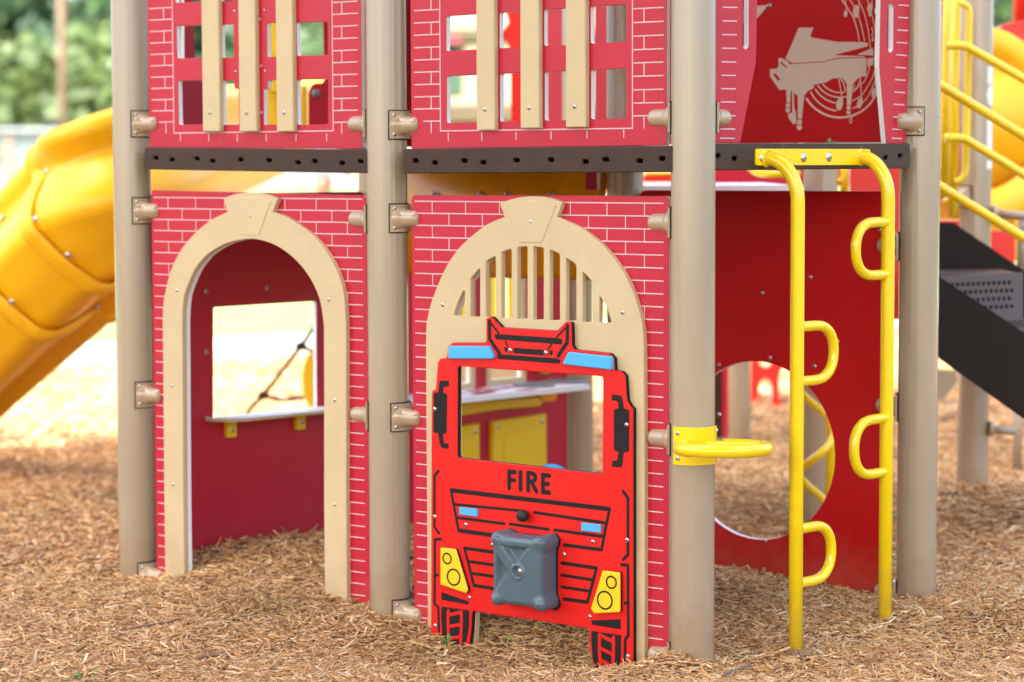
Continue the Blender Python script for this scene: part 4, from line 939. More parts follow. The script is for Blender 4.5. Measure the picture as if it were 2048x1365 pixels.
t = thing('staircase', at(1960, 700, 8.8) - ZUP * .6, 'dark brown staircase with solid sides and perforated steps behind the right-hand post', 'stairs')
pl = Fr(8.75)
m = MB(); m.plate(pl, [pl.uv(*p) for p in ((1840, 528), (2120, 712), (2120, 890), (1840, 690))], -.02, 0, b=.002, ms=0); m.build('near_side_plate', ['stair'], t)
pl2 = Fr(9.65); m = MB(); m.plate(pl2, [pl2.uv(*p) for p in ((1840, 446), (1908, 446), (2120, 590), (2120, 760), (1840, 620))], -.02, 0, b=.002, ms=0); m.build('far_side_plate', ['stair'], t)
def step(y_t, y_b, x0, x1, yd):
    pr = Fr(yd); q = [pr.uv(x0, y_t + 4), pr.uv(x1, y_t - 4), pr.uv(x1, y_b - 4), pr.uv(x0, y_b + 4)]
    hl = []
    nx, ny = 13, 4
    for j in range(ny):
        for i in range(nx):
            fx = .19 + .72 * (i + (.5 if j % 2 else 0)) / nx; fy = .20 + .50 * j / (ny - 1)
            uu = q[0][0] + (q[1][0] - q[0][0]) * fx; vv = lerp(lerp(q[0][1], q[1][1], fx), lerp(q[3][1], q[2][1], fx), fy); hl.append([(uu + .0068 * math.cos(q_), vv + .0088 * math.sin(q_)) for q_ in [k_ * math.pi / 4 for k_ in range(8)]])
    m = MB(); m.plate(pr, q[::-1], -.004, 0, holes=hl, b=.0008, ms=0); r_ = m.build('riser', ['riser'], t)
    m = MB(); zz = (q[0][1] + q[1][1]) / 2; x0_, x1_ = q[0][0], q[1][0]
    m.box((( x0_ + x1_) / 2, yd + .2, zz - .006), ((x1_ - x0_) / 2, 0, 0), (0, .195, 0), (0, 0, .006)); m.build('tread', 'deck', t)
step(549, 645, 1860, 2046, 9.0); step(652, 750, 2012, 2200, 9.0)
t = tubes('support_stub', 'thin tan pipe beside the right rear post below the stairs', 'pipe', [('upright', [on_ground(2034, 935, .0) + ZUP * z for z in (-.1, .45)], .021, 'post')])
t = tubes('cross_connector', 'short tan connector from the right rear post to a thin pipe under the stairs', 'pipe', [('arm', P([(1982, 858), (2030, 864)], 9.85), .017, 'post'), ('flange', P([(1977, 857), (1986, 858)], 9.86), .032, 'cast')])
t = tubes('upper_connector', 'tan connector and pipe at the right edge above the dark staircase', 'pipe', [('arm', P([(1988, 428), (2100, 436)], 9.85), .019, 'post'), ('flange', P([(1984, 427), (1993, 428)], 9.85), .034, 'cast'), ('upright', P([(2047, 440), (2042, 560)], 9.9), .021, 'post')])
# yellow tube slide at the right
t = thing('tube_slide', at(2030, 300, 11.4) - ZUP * .6, 'yellow curved tube slide at the right edge, behind the stickered post', 'slide')
def elbow(path, r, nm, mm, seg=28):
    m = MB(); m.tube(path, r, seg); return m.build(nm, mm, t)
elbow(smooth(P([(1905, 260, 11.3), (1975, 245, 11.35), (2040, 290, 11.5), (2075, 400, 11.6), (2080, 520, 11.6)], 11.4), 6), .335, 'curved_tube', 'slide')
c0 = at(1962, 248, 11.0); m = MB(); nn = V3((.35, -.90, .12)).normalized()
m.lathe(c0 - nn * .02, nn, [(.30, .0), (.43, .0), (.45, .012), (.45, .03), (.43, .042), (.36, .045), (.34, .03), (.30, .0)], 48); jf = m.build('joint_flange', 'slide', t)
for a in (48, 28, 5, -20): 
    sx = nn.cross(ZUP).normalized(); sy = sx.cross(nn); bolt(c0 + nn * .026 + (sx * math.cos(R(a)) + sy * math.sin(R(a))) * .40, nn, .014, t, jf)
t = board('red panel at the right edge above the yellow tube slide', Fr(11.9), [(1985, 200), (2200, 200), (2200, 42), (2040, 42), (2005, 50), (1990, 62)], mats=('brightred', 'white'), th=.03)
t = tubes('red_pipe', 'thick dark red pipe at the top right corner', 'pipe', [('upright', P([(2048, 44), (2052, -120)], 12.2), .055, 'brightred')])
t = board('orange block at the left end of the dark staircase', Fr(10.0), [(1850, 440), (1926, 440), (1926, 408), (1850, 404)], mats=('orange', 'orange'), th=.05)
t = board('red board under the orange block behind the staircase', Fr(10.3), [(1840, 520), (1926, 520), (1926, 441), (1840, 441)], mats=('brightred', 'white'))
t = board('tall red board behind the yellow pipe frame', Fr(10.2), [(1880, 430), (1922, 430), (1926, -90), (1880, -90)], mats=('red', 'white'))
t = board('red board between the tan pipes above the staircase', Fr(10.6), [(1975, 600), (2030, 600), (2030, 462), (1975, 462)], mats=('brightred', 'white'))
t = board('orange board behind the tan connector at the right edge', Fr(10.7), [(2030, 470), (2130, 470), (2130, 440), (2030, 440)], mats=('orange', 'orange'))
# things under the right deck and beyond the crawl hole
t = board('bright red panel with oval holes in the distance through the crawl hole', Fr(14.2), [(1490, 824), (1680, 824), (1680, 640), (1490, 640)], mats=('brightred', 'white'), th=.04,
          holes=[[(1531 + 13 * math.cos(a), 785 + 26 * math.copysign(abs(math.sin(a)) ** .7, math.sin(a))) for a in [2 * math.pi * k / 20 for k in range(20)]], [(1531 + 13 * math.cos(a), 712 + 22 * math.copysign(abs(math.sin(a)) ** .7, math.sin(a))) for a in [2 * math.pi * k / 20 for k in range(20)]], [(1571 + 13 * math.cos(a), 775 + 40 * math.copysign(abs(math.sin(a)) ** .7, math.sin(a))) for a in [2 * math.pi * k / 20 for k in range(20)]]], r=.005)
post(V3((at(1478, 800, 12.3).x, 12.3, 0)), 'distant tan post left in the crawl hole view', zt=2.5, group=GP, r=.062)
t = board('grey board edge left of the distant post in the crawl hole', Fr(11.9), [(1400, 876), (1446, 876), (1446, 640), (1400, 640)], mats=('deck', 'deck'), th=.04)
t = board('narrow pink-red board beside the distant post in the crawl hole', Fr(11.85), [(1446, 876), (1457, 876), (1457, 640), (1446, 640)], mats=('red', 'red'), th=.04)
bx = [(1662, 640), (1662, 1030)]
hx = at(1662, 800, 8.95).x
t = thing('spiral_climber', (hx, 8.95, 0), 'yellow spiral pipe climber seen through the crawl hole', 'climber')
m = MB(); m.tube([V3((hx, 8.95, z)) for z in (-.1, .5, 1.1)], .0185, 14); m.build('pole', 'ypaint', t)
m = MB(); z0 = at(1662, 1000, 8.95).z; sp = []
for k in range(70):
    a = math.pi + (k - 35) * 2 * math.pi / 26; sp.append(V3((hx - .052 + .062 * math.cos(a), 8.95 + .10 * math.sin(a), at(1606, 945, 8.95).z + .325 * (k - 35) / 26)))
m.tube(sp, .0155, 12); m.build('spiral_pipe', 'ypaint', t)
t = board('red panel under the deck behind the yellow loop ladder', Fr(11.0), [(1400, 372), (1830, 372), (1830, 300), (1400, 300)], mats=('red', 'white'))
t = board('red board right of the yellow loop ladder below the deck end', Fr(9.7), [(1700, 640), (1802, 640), (1802, 300), (1700, 300)], mats=('brightred', 'white'))
t = thing('pale_counter', at(1450, 375, 9.2), 'pale grey counter under the right deck above the crawl panel', 'counter')
zz = at(1450, 378, 8.95).z; x0_ = at(1286, 380, 8.95).x; x1_ = at(1592, 380, 8.95).x
m = MB(); m.box(((x0_ + x1_) / 2, 9.55, zz), ((x1_ - x0_) / 2, 0, 0), (0, .6, 0), (0, 0, .012)); m.build('counter_top', 'white', t)
t = tubes('low_rail', 'horizontal yellow rail under the right deck', 'handrail', [('rail_pipe', smooth(P([(1500, 335, 9.9), (1512, 344, 9.9), (1528, 348, 9.9), (1600, 349, 9.9)], 9.9), 4), .015, 'ypaint')])
t = tubes('ladder_rail', 'yellow double rail with a rung under the right deck', 'ladder', [('upright', P([(1668, 300), (1666, 420)], 9.9), .0185, 'ypaint'), ('upright', P([(1690, 300), (1688, 420)], 9.9), .018, 'ypaint'), ('rung', P([(1668, 363), (1690, 363)], 9.9), .014, 'ypaint'), ('upright', P([(1719, 300), (1717, 360), (1708, 385), (1700, 420)], 9.9), .019, 'ypaint')])
t = board('bright red strip with a yellow lip under the deck beside the yellow-ring post', Fr(11.4), [(1286, 365), (1420, 365), (1420, 350), (1286, 350)], mats=('brightred', 'white'), th=.05)
t = tubes('yellow_lip', 'thin yellow rail above the bright red strip under the deck', 'handrail', [('rail_pipe', P([(1290, 347), (1420, 346)], 11.3), .009, 'ypaint')])
t = board('pale yellow slide end in sunlight under the staircase', Fr(13.0), [(1862, 802), (1888, 800), (1918, 762), (1916, 740), (1862, 738)], mats=('cream', 'yellow'), th=.25, nm='slide_end', cat='slide')

AB = Plane(P3, uA)
board('narrow red board edge between the middle post and the window panel above the fire truck', AB, [(800, 294), (836, 294), (836, -60), (800, -60)], -.11, r=.003)
# ------------------------------------------------------------------ big slide on the left
t = thing('open_slide', at(100, 560, 9.4) - ZUP * .9, 'large orange-yellow open slide curving down behind the left post', 'slide')
st_ = [(538, 262, 12.9, 12), (505, 280, 12.6, 14), (465, 303, 12.2, 18), (390, 330, 11.4, 30), (305, 366, 10.6, 42), (218, 418, 10.3, 50), (105, 522, 10.5, 54), (0, 628, 10.8, 54), (-150, 770, 11.2, 54), (-300, 920, 11.6, 54)]
path = smooth([at(a_, b_, c_) for a_, b_, c_, _ in st_], 8); bank = [q[0] for q in smooth([(q[3], 0.0) for q in st_], 8)]
half = [(.280, .225), (.298, .264), (.338, .288), (.388, .284), (.428, .256), (.445, .214), (.436, .172), (.410, .142), (.372, .126), (.338, .116), (.318, .09), (.310, .04), (.302, -.03), (.286, -.105), (.256, -.172), (.218, -.212), (.190, -.229), (.165, -.237), (.140, -.240), (.110, -.242), (.06, -.250), (.0, -.254)]
inner = [(.0, -.236), (.10, -.226), (.20, -.19), (.262, -.12), (.292, -.02), (.300, .10)]
prof = half + [(-x, z) for x, z in half[::-1][1:]] + [(-x, z) for x, z in inner[::-1]] + inner[1:]
SC = .84; m = MB(); vs = []; N = len(path); npf = len(prof); fr = []
for i, p in enumerate(path):
    tg = (path[min(i + 1, N - 1)] - path[max(i - 1, 0)]).normalized(); sd_ = tg.cross(ZUP).normalized(); up = sd_.cross(tg)
    be = R(bank[i]); sd_, up = sd_ * math.cos(be) - up * math.sin(be), up * math.cos(be) + sd_ * math.sin(be)
    sd_ *= SC; up *= SC; fr.append((p, sd_, up, tg))
    for x, z in prof: vs.append(p + sd_ * x + up * z)
fs = [(i * npf + k, i * npf + (k + 1) % npf, (i + 1) * npf + (k + 1) % npf, (i + 1) * npf + k) for i in range(N - 1) for k in range(npf)]
m.add(vs, fs, 0, True); m.build('chute', 'slide', t)
def flange(i):
    p, s_, up, tg = fr[i]; m = MB()
    outer_ = [(x * 1.0 + (.016 if k > 8 else .002) * (1 if x > 0 else -1 if x < 0 else 0), z - (.030 if k > 13 else .006 if k > 8 else 0)) for k, (x, z) in enumerate(half)]
    lp = outer_ + [(-x, z) for x, z in outer_[::-1][1:]]
    n = len(lp); prof2 = [(-.042, .97), (-.036, 1.02), (-.016, 1.05), (.016, 1.05), (.036, 1.02), (.042, .97)]
    vv = [p + s_ * (x * k) + up * (z * k) + tg * d for d, k in prof2 for x, z in lp]
    ff = [(j * n + k, (j + 1) * n + k, (j + 1) * n + k + 1, j * n + k + 1) for j in range(len(prof2) - 1) for k in range(n - 1)]
    m.add(vv, ff, 0, True); f = m.build('joint_flange', 'slide', t)
    for k in (10, n - 1 - 21, n - 1 - 15, n - 1 - 10):
        x, z = lp[k]; nn = (s_ * x + up * z).normalized(); bolt(p + s_ * x * 1.0 + up * z * 1.0 - tg * .075 + nn * .004, nn, .014, t, f)
for i in (44, 51): flange(i)

# ------------------------------------------------------------------ rope net seen through the inner window
t = thing('rope_net', at(560, 800, 12.5) - ZUP * .1, 'brown rope climbing net in the sunlight beyond the inner window', 'rope climber')
m = MB(); rp = lambda pts: m.tube(smooth(P(pts, 12.5), 4), .012, 8)
rp([(480, 850), (503, 815), (527, 790), (562, 745), (602, 692), (640, 640), (690, 570)]); rp([(527, 791), (560, 799), (600, 796), (650, 788)]); rp([(602, 692), (625, 702), (660, 706)])
m.build('rope', 'rope', t)
for x, y in ((527, 791), (602, 693)):
    m = MB(); m.ball(at(x, y, 12.5), .024, sc=(1.3, .8, 1)); m.build('rope_joint', 'rope', t)
t = thing('yellow_paddle', at(612, 760, 12.2) - ZUP * .2, 'rounded yellow board beyond the inner window, beside the rope net', 'play panel')
pl = Fr(12.2); m = MB(); m.plate(pl, [pl.uv(628 + 24 * math.cos(a), 760 + 58 * math.sin(a)) for a in [2 * math.pi * k / 30 for k in range(30)]], -.03, 0, ms=0); m.build('board', ['yellow'], t)

# ------------------------------------------------------------------ distance: field, kerb, fence, pole, buildings, trees
def gz_far(y): return .0 if y < 20 else .95 * sst((y - 20) / 45)
def sheet(name, xs, ys, zf, m_, kind='structure'):
    v = [(x, y, zf(x, y)) for y in ys for x in xs]; nx = len(xs)
    f = [(j * nx + i, j * nx + i + 1, (j + 1) * nx + i + 1, (j + 1) * nx + i) for j in range(len(ys) - 1) for i in range(nx - 1)]
    me = bpy.data.meshes.new(name); me.from_pydata(v, [], f); me.polygons.foreach_set('use_smooth', [True] * len(f)); me.materials.append(m_); me.update()
    o = bpy.data.objects.new(name, me); COL.objects.link(o); o['kind'] = kind; return o
gm = mat('grass', (0.105, 0.165, 0.045), 0.9, bump=.6, bscale=25, var=.28, vscale=.7)
sheet('grass_field', [-90 + 5 * i for i in range(37)], [-60 + 4 * i for i in range(19)] + [17 + 3 * i for i in range(28)] + [110, 140, 200, 300, 500], lambda x, y: -.06 + gz_far(y) - (.25 if y < 14 else 0), gm)
road = mat('pale_gravel', (0.42, 0.40, 0.36), 0.95, bump=.4, bscale=10, var=.12, vscale=.3)
sheet('gravel_lot', [-90, -40, 0, 40, 90], [62, 66, 72, 78], lambda x, y: gz_far(y) - .03, road)
kp = V3((-3.1, 17.2, 0)); kd = V3((1.65, 1.0, 0)).normalized(); kn = V3((-kd.y, kd.x, 0))
KY = lambda x: kp.y + (x - kp.x) * kd.y / kd.x
m = MB()
for i in range(-6, 12):
    c_ = kp + kd * (2.4 * i + 1.2); m.box(c_ + ZUP * .02, kd * 1.195, kn * .08, ZUP * .11)
o = m.top('border_kerb', 'concrete', kp); o['kind'] = 'structure'
# fence
fy = 58.0; zb = gz_far(fy) - .06
t = thing('chain_link_fence', (-9, fy, zb), 'grey chain-link fence across the far side of the sunlit field', 'fence')
ft = 1.41 + 69 / F * fy
m = MB(); m.tube([V3((-32, fy, ft)), V3((22, fy, ft))], .032, 8); m.build('top_rail', 'galv', t)
for i in range(19):
    m = MB(); m.tube([V3((-32 + 3 * i, fy, zb - .1)), V3((-32 + 3 * i, fy, ft + .05))], .035, 8); m.build('fence_post', 'galv', t)
m = MB(); h_ = ft - zb
for i in range(560):
    x = -32 + 54 * i / 560
    for s_ in (1, -1): m.add([(x, fy + .01 * s_, zb), (x + .012, fy + .01 * s_, zb), (x + h_ * s_ + .012, fy + .01 * s_, ft), (x + h_ * s_, fy + .01 * s_, ft)], [(0, 1, 2, 3)])
m.build('wire_mesh', 'galv', t)
t = thing('utility_pole', (at(124, 300, 62).x, 62, gz_far(62)), 'brown wooden utility pole behind the fence in front of the trees', 'utility pole')
m = MB(); b_ = at(126, 300, 62); tp = at(120, -500, 62); m.tube([V3((b_.x, 62, .8)), V3((tp.x, 62, 13))], [.12, .10], 12); m.build('shaft', 'wood', t)
m = MB(); m.box((tp.x, 61.85, 12.2), (1.1, 0, 0), (0, .05, 0), (0, 0, .06)); m.build('crossarm', 'wood', t)
t = thing('low_building', (-12, 86, .95), 'long low pale grey-blue building behind the far fence', 'building')
m = MB(); m.box((-15, 90, 1.75), (9, 0, 0), (0, 3, 0), (0, 0, .85)); m.build('wall', 'paleb', t)
m = MB(); m.box((-15, 90, 2.68), (9.3, 0, 0), (0, 3.3, 0), (0, 0, .07)); m.build('roof', 'galv', t)
m = MB(); m.box((at(17, 290, 86.9).x, 86.93, 1.75), (.16, 0, 0), (0, .05, 0), (0, 0, .78)); m.build('door', 'brick', t)
for i in range(4):
    m = MB(); m.box((-21 + i * 2.3, 86.95, 1.9), (.5, 0, 0), (0, .04, 0), (0, 0, .4)); m.build('window', 'green', t)
# cream building beyond the right bay
t = thing('cream_building', (2, 44, .7), 'cream building with ledges and a pink awning, seen through the windows above the fire truck', 'building')
Y = 44.0; pl = Fr(Y)
u0, v1 = pl.uv(700, -260); u1, v0 = pl.uv(1500, 420)
m = MB(); m.plate(pl, rect(u0, .5, u1, v1), -5, 0, ms=0); m.build('wall', ['cream'], t)
for ya, yb in ((52, 60), (66, 70), (205, 213), (228, 232)):
    m = MB(); m.plate(pl, rect(u0, pl.uv(900, yb)[1], u1, pl.uv(900, ya)[1]), .002, .16, ms=0); m.build('ledge', ['cream'], t)
m = MB(); m.plate(pl, rect(pl.uv(870, 88)[0], pl.uv(870, 88)[1], pl.uv(922, 80)[0], pl.uv(922, 78)[1]), .003, .35, ms=0); m.build('awning', ['pinkb'], t)
m = MB(); m.plate(pl, rect(pl.uv(870, 188)[0], pl.uv(870, 188)[1], pl.uv(922, 92)[0], pl.uv(922, 92)[1]), .003, .05, ms=0); m.build('window', ['green'], t)
m = MB(); m.plate(pl, rect(u0, pl.uv(900, 262)[1], u1, pl.uv(900, 226)[1] - .02), .003, .02, ms=0); m.build('base_band', ['brick'], t)

# trees
def leafmat(name, c): 
    m_ = mat(name, c, .55, var=.35, vscale=.9); b = m_.node_tree.nodes['Principled BSDF']
    
    nt = m_.node_tree; tr_ = nt.nodes.new('ShaderNodeBsdfTranslucent'); tr_.inputs['Color'].default_value = (c[0] * 2.2, c[1] * 2.0, c[2] * 1.5, 1); mx = nt.nodes.new('ShaderNodeMixShader'); mx.inputs['Fac'].default_value = .5
    out = nt.nodes['Material Output']; nt.links.new(b.outputs['BSDF'], mx.inputs[1]); nt.links.new(tr_.outputs['BSDF'], mx.inputs[2]); nt.links.new(mx.outputs['Shader'], out.inputs['Surface']); return m_
LM = [leafmat('foliage_mid_green', (.080, .135, .062)), leafmat('foliage_yellow_green', (.105, .155, .058)), leafmat('foliage_blue_green', (.068, .122, .070)), leafmat('foliage_deep_green', (.050, .098, .052))]
def tree(name, x, y, h, r, lm, label, n=1500, leaf=.45, group='trees along the far side of the field', zt=None, core=False, flat=1.0, cb=.3):
    z0 = gz_far(y) - .06; t = thing(name, (x, y, z0), label, 'tree', group)
    m = MB(); top = h * .8
    trunk = [V3((x, y, z0 - .2)), V3((x + .1, y, z0 + h * .2)), V3((x - .05, y + .1, z0 + h * .45)), V3((x + .1, y, z0 + top))]
    m.tube(trunk, [h * .030, h * .022, h * .016, h * .006], 10)
    cl = []
    nl = 11
    for i in range(nl):
        a = i * 2.4 + rng.random() * .8; zz = z0 + h * (cb + .05 + (.87 - cb) * (i + .5) / nl); k = math.sin(math.pi * min(1, max(.12, (i + .9) / (nl + .8)))) ** .7
        rad = r * (.35 + .45 * rng.random()) * k; c = V3((x + math.cos(a) * rad, y + math.sin(a) * rad, zz)); cl.append((c, r * (.38 + .22 * rng.random())))
        m.tube([V3((x, y, z0 + (zz - z0) * .62)), (V3((x, y, zz)) + c) / 2 - ZUP * h * .02, c], [h * .010, h * .007, h * .003], 6)
    m.build('trunk', 'bark', t)
    per = n // nl; vs = []; fs = []
    P_ = []; D_ = []
    for c, cr in cl:
        d = rng.normal(size=(per, 3)); d /= np.linalg.norm(d, axis=1)[:, None]; rr_ = cr * (.55 + .5 * rng.random(per) ** .6)
        D_.append(d); P_.append(np.array(c) + d * rr_[:, None] * np.array([1, 1, .8 * flat]))
    P_ = np.concatenate(P_); k = len(P_)
    D_ = np.concatenate(D_); D_ = D_ + rng.normal(0, .38, (k, 3)); D_ /= np.linalg.norm(D_, axis=1)[:, None]; ax = np.cross(D_, rng.normal(size=(k, 3))); ax /= np.linalg.norm(ax, axis=1)[:, None]; bx_ = np.cross(D_, ax); bx_ /= np.linalg.norm(bx_, axis=1)[:, None]
    s_ = leaf * (.6 + .8 * rng.random(k))[:, None]; w_ = .55
    quads = np.stack([P_ - ax * s_, P_ + bx_ * s_ * w_, P_ + ax * s_, P_ - bx_ * s_ * w_], axis=1).reshape(-1, 3)
    me = bpy.data.meshes.new('crown'); base = np.array(t.location)
    cv = list((quads - base).tolist()); cf = [(4 * i, 4 * i + 1, 4 * i + 2, 4 * i + 3) for i in range(k)]
    if core:
        for c, cr in cl:
            o_ = len(cv); q = MB(); q.ball(c, cr * .88, seg=14, rings=9, sc=(1, 1, .8 * flat)); 
            cv += [tuple(v - t.location) for v in q.v]; cf += [tuple(i + o_ for i in f) for f in q.f]
    me.from_pydata(cv, [], cf); me.materials.append(lm); me.update()
    o_ = bpy.data.objects.new('crown', me); COL.objects.link(o_); o_.parent = t; return t
kinds = ['tall mid-green broadleaf tree beyond the fence', 'yellow-green leafy tree beyond the fence', 'blue-green broadleaf tree beyond the fence', 'deep green dense tree beyond the fence']
spots = [(-31, 96, 15, 5.5, 0), (-25, 104, 18, 6.5, 2), (-20.5, 94, 14, 5, 2), (-16.5, 103, 19, 6.5, 0), (-13.2, 95, 15, 5, 3), (-9, 104, 18, 6.5, 2), (-5.5, 95, 14, 5, 0), (-1.5, 103, 17, 6, 2), (3.5, 97, 15, 5.5, 0), (9, 103, 18, 6, 3), (15, 97, 16, 6, 2), (21, 100, 17, 6, 0), (27, 97, 16, 6, 2)]
for i, (x, y, h, r, k) in enumerate(spots):
    tree('broadleaf_tree', x, y, h * .66, r * .86, LM[k], kinds[k] + (', left of the utility pole' if x < at(124, 100, y).x else ', right of the utility pole'), n=1800, leaf=.50, cb=.12)
for i, (x, y, h, r, k) in enumerate([(-19, 91.5, 5, 3.0, 1), (-14.5, 92, 5.4, 3.2, 1), (-9.5, 91.5, 4.6, 3.0, 3), (-5, 91.5, 5, 3, 1), (-24, 92, 5, 3, 3)]):
    tree('shrub_tree', x, y, h, r, LM[k], ['', 'low yellow-green bush under the taller trees', '', 'low deep green bush under the taller trees'][k], n=1300, leaf=.34, cb=.05, group='bushes under the far trees')
# unseen trees added to shade the playground, behind and left of the camera
tree('shade_tree', -6.2, -5.4, 21, 7.6, LM[0], 'large unseen leafy tree added for shading the playground from the photographer left', n=3000, leaf=.4, group='shade trees', core=True, cb=.36)
tree('shade_tree', -15.0, -4.3, 20, 7.0, LM[2], 'unseen leafy tree added for shade, farthest to the photographer left', n=3000, leaf=.4, group='shade trees', core=True, cb=.34)
tree('shade_tree', -1.0, -4.0, 21, 7.6, LM[2], 'large unseen leafy tree added for shade behind the photographer', n=3000, leaf=.4, group='shade trees', core=True, cb=.36)

# ------------------------------------------------------------------ a child far across the field
def person(x, y, h, z0):
    t = thing('person', (x, y, z0), 'distant child in a dark top standing on the sunlit grass, seen under the left deck', 'person')
    J = dict(pel=(0, 0, .52), chest=(0, .01, .70), neck=(0, 0, .82), head0=(0, -.01, .865), head=(0, -.012, .935), top=(0, 0, .985),
             ls=(-.105, 0, .79), le=(-.135, .01, .63), lh=(-.12, -.04, .49), rs=(.105, 0, .79), re=(.14, .01, .63), rh=(.115, -.04, .49),
             lk=(-.055, -.01, .28), lf=(-.06, .01, .03), rk=(.06, -.012, .28), rf=(.07, .01, .03), lt=(-.065, -.09, .018), rt=(.078, -.09, .018), lhip=(-.05, 0, .50), rhip=(.05, 0, .50))
    ed = [('pel', 'chest'), ('chest', 'neck'), ('neck', 'head0'), ('head0', 'head'), ('head', 'top'), ('neck', 'ls'), ('ls', 'le'), ('le', 'lh'), ('neck', 'rs'), ('rs', 're'), ('re', 'rh'), ('pel', 'lhip'), ('lhip', 'lk'), ('lk', 'lf'), ('lf', 'lt'), ('pel', 'rhip'), ('rhip', 'rk'), ('rk', 'rf'), ('rf', 'rt')]
    rad = dict(pel=.078, chest=.082, neck=.032, head0=.05, head=.068, top=.04, ls=.036, le=.027, lh=.018, rs=.036, re=.027, rh=.018, lk=.036, lf=.024, rk=.036, rf=.024, lt=.018, rt=.018, lhip=.055, rhip=.055)
    ks = list(J); me = bpy.data.meshes.new('body'); me.from_pydata([V3(J[k]) * h for k in ks], [(ks.index(a), ks.index(b)) for a, b in ed], [])
    o = bpy.data.objects.new('body', me); COL.objects.link(o); o.parent = t; me.materials.append(M['skin'])
    sk = o.modifiers.new('skin', 'SKIN'); sk.use_smooth_shade = True
    for i, k in enumerate(ks): me.skin_vertices[0].data[i].radius = (rad[k] * h, rad[k] * h); me.skin_vertices[0].data[i].use_root = (k == 'pel')
    o.modifiers.new('sub', 'SUBSURF').levels = 2; o.modifiers['sub'].render_levels = 2
    b = V3((x, y, z0)); m = MB()
    m.lathe(b + V3((0, 0, .47 * h)), ZUP, [(.10 * h, 0), (.098 * h, .1 * h), (.106 * h, .25 * h), (.10 * h, .315 * h), (.05 * h, .35 * h), (.036 * h, .355 * h)], 18); 
    for s_ in (-1, 1): m.tube([b + V3((s_ * .085, 0, .79)) * h, b + V3((s_ * .128, .01, .67)) * h], [.048 * h, .042 * h], 12)
    m.build('shirt', 'shirt', t)
    m = MB(); m.ball(b + V3((0, .012, .952)) * h, .075 * h, sc=(1, 1.02, .9)); hb = m
    hb.v = [v if v.y > b.y - .03 * h else V3((v.x, b.y - .03 * h, max(v.z, b.z + .965 * h))) for v in hb.v]; hb.build('hair', 'hair', t)
    m = MB()
    for s_ in (-1, 1): m.ball(b + V3((s_ * .026, -.072, .935)) * h, .008 * h, 1)
    m.build('eyes', 'dark', t)
    return t
person(at(646, 360, 25).x, 25.0, 1.31, gz_far(25) - .06)

# ------------------------------------------------------------------ mulch bed
bumps = [(-.75, 8.35, .55, .45, .085), (-.1, 8.6, .6, .5, .09), (.05, 7.95, .45, .35, .055), (.55, 7.9, .5, .4, .035), (-.35, 7.55, .12, .12, -.005), (0.0, 7.08, .55, .26, -.085), (.78, 6.72, .25, .22, -.03), (.46, 6.86, .10, .08, .045), (.3, 6.7, .2, .12, -.03), (1.22, 7.45, .22, .22, .03), (1.55, 7.6, .3, .4, .05), (1.32, 7.60, .12, .10, -.01), (2.0, 9.8, .6, .5, .10), (-.27, 7.28, .18, .16, -.045), (-1.28, 8.15, .2, .18, -.03), (-.62, 7.72, .2, .12, .02), (.95, 8.25, .3, .3, .03), (0.3, 10.8, .8, .6, .06)]
def gz(x, y):
    z = -.02
    for bx_, by_, sx_, sy_, hh_ in bumps: z += hh_ * math.exp(-((x - bx_) / sx_) ** 2 - ((y - by_) / sy_) ** 2)
    return z + .008 * math.sin(x * 3.1 + 1.3 * y) * math.cos(y * 2.3 - .7 * x) + .004 * math.sin(x * 11 + y * 4) * math.sin(y * 9 - x * 3)
def gz_np(x, y):
    z = np.zeros_like(x) - .02
    for bx_, by_, sx_, sy_, hh_ in bumps: z += hh_ * np.exp(-((x - bx_) / sx_) ** 2 - ((y - by_) / sy_) ** 2)
    return z + .008 * np.sin(x * 3.1 + 1.3 * y) * np.cos(y * 2.3 - .7 * x) + .004 * np.sin(x * 11 + y * 4) * np.sin(y * 9 - x * 3)
mm = bpy.data.materials.new('mulch_ground'); mm.use_nodes = True; nt = mm.node_tree; b = nt.nodes['Principled BSDF']; b.inputs['Roughness'].default_value = .9
g_ = nt.nodes.new('ShaderNodeNewGeometry'); mp = nt.nodes.new('ShaderNodeMapping'); mp.inputs['Scale'].default_value = (60, 140, 60); mp.inputs['Rotation'].default_value = (0, 0, .5)
n1 = nt.nodes.new('ShaderNodeTexNoise'); n1.inputs['Scale'].default_value = 1.0; n1.inputs['Detail'].default_value = 5; n1.inputs['Distortion'].default_value = 2.5
cr_ = nt.nodes.new('ShaderNodeValToRGB'); cr_.color_ramp.elements[0].position = .32; cr_.color_ramp.elements[0].color = (.10, .05, .022, 1); cr_.color_ramp.elements[1].position = .68; cr_.color_ramp.elements[1].color = (.46, .275, .13, 1)
nt.links.new(g_.outputs['Position'], mp.inputs['Vector']); nt.links.new(mp.outputs['Vector'], n1.inputs['Vector']); nt.links.new(n1.outputs['Fac'], cr_.inputs['Fac']); nt.links.new(cr_.outputs['Color'], b.inputs['Base Color'])
bp = nt.nodes.new('ShaderNodeBump'); bp.inputs['Strength'].default_value = .8; bp.inputs['Distance'].default_value = .02; nt.links.new(n1.outputs['Fac'], bp.inputs['Height']); nt.links.new(bp.outputs['Normal'], b.inputs['Normal'])
xs = [-30, -22, -15, -10, -7] + [-5 + .08 * i for i in range(138)] + [6.2, 8, 11, 15, 20, 25]
nx = len(xs); ts = [-8, -4, 0, 3] + [5.2 + .08 * i for i in range(90)] + [12.5 + .25 * i for i in range(12)]
v = []; 
for yy in ts:
    for x in xs: v.append((x, yy, gz(x, yy)))
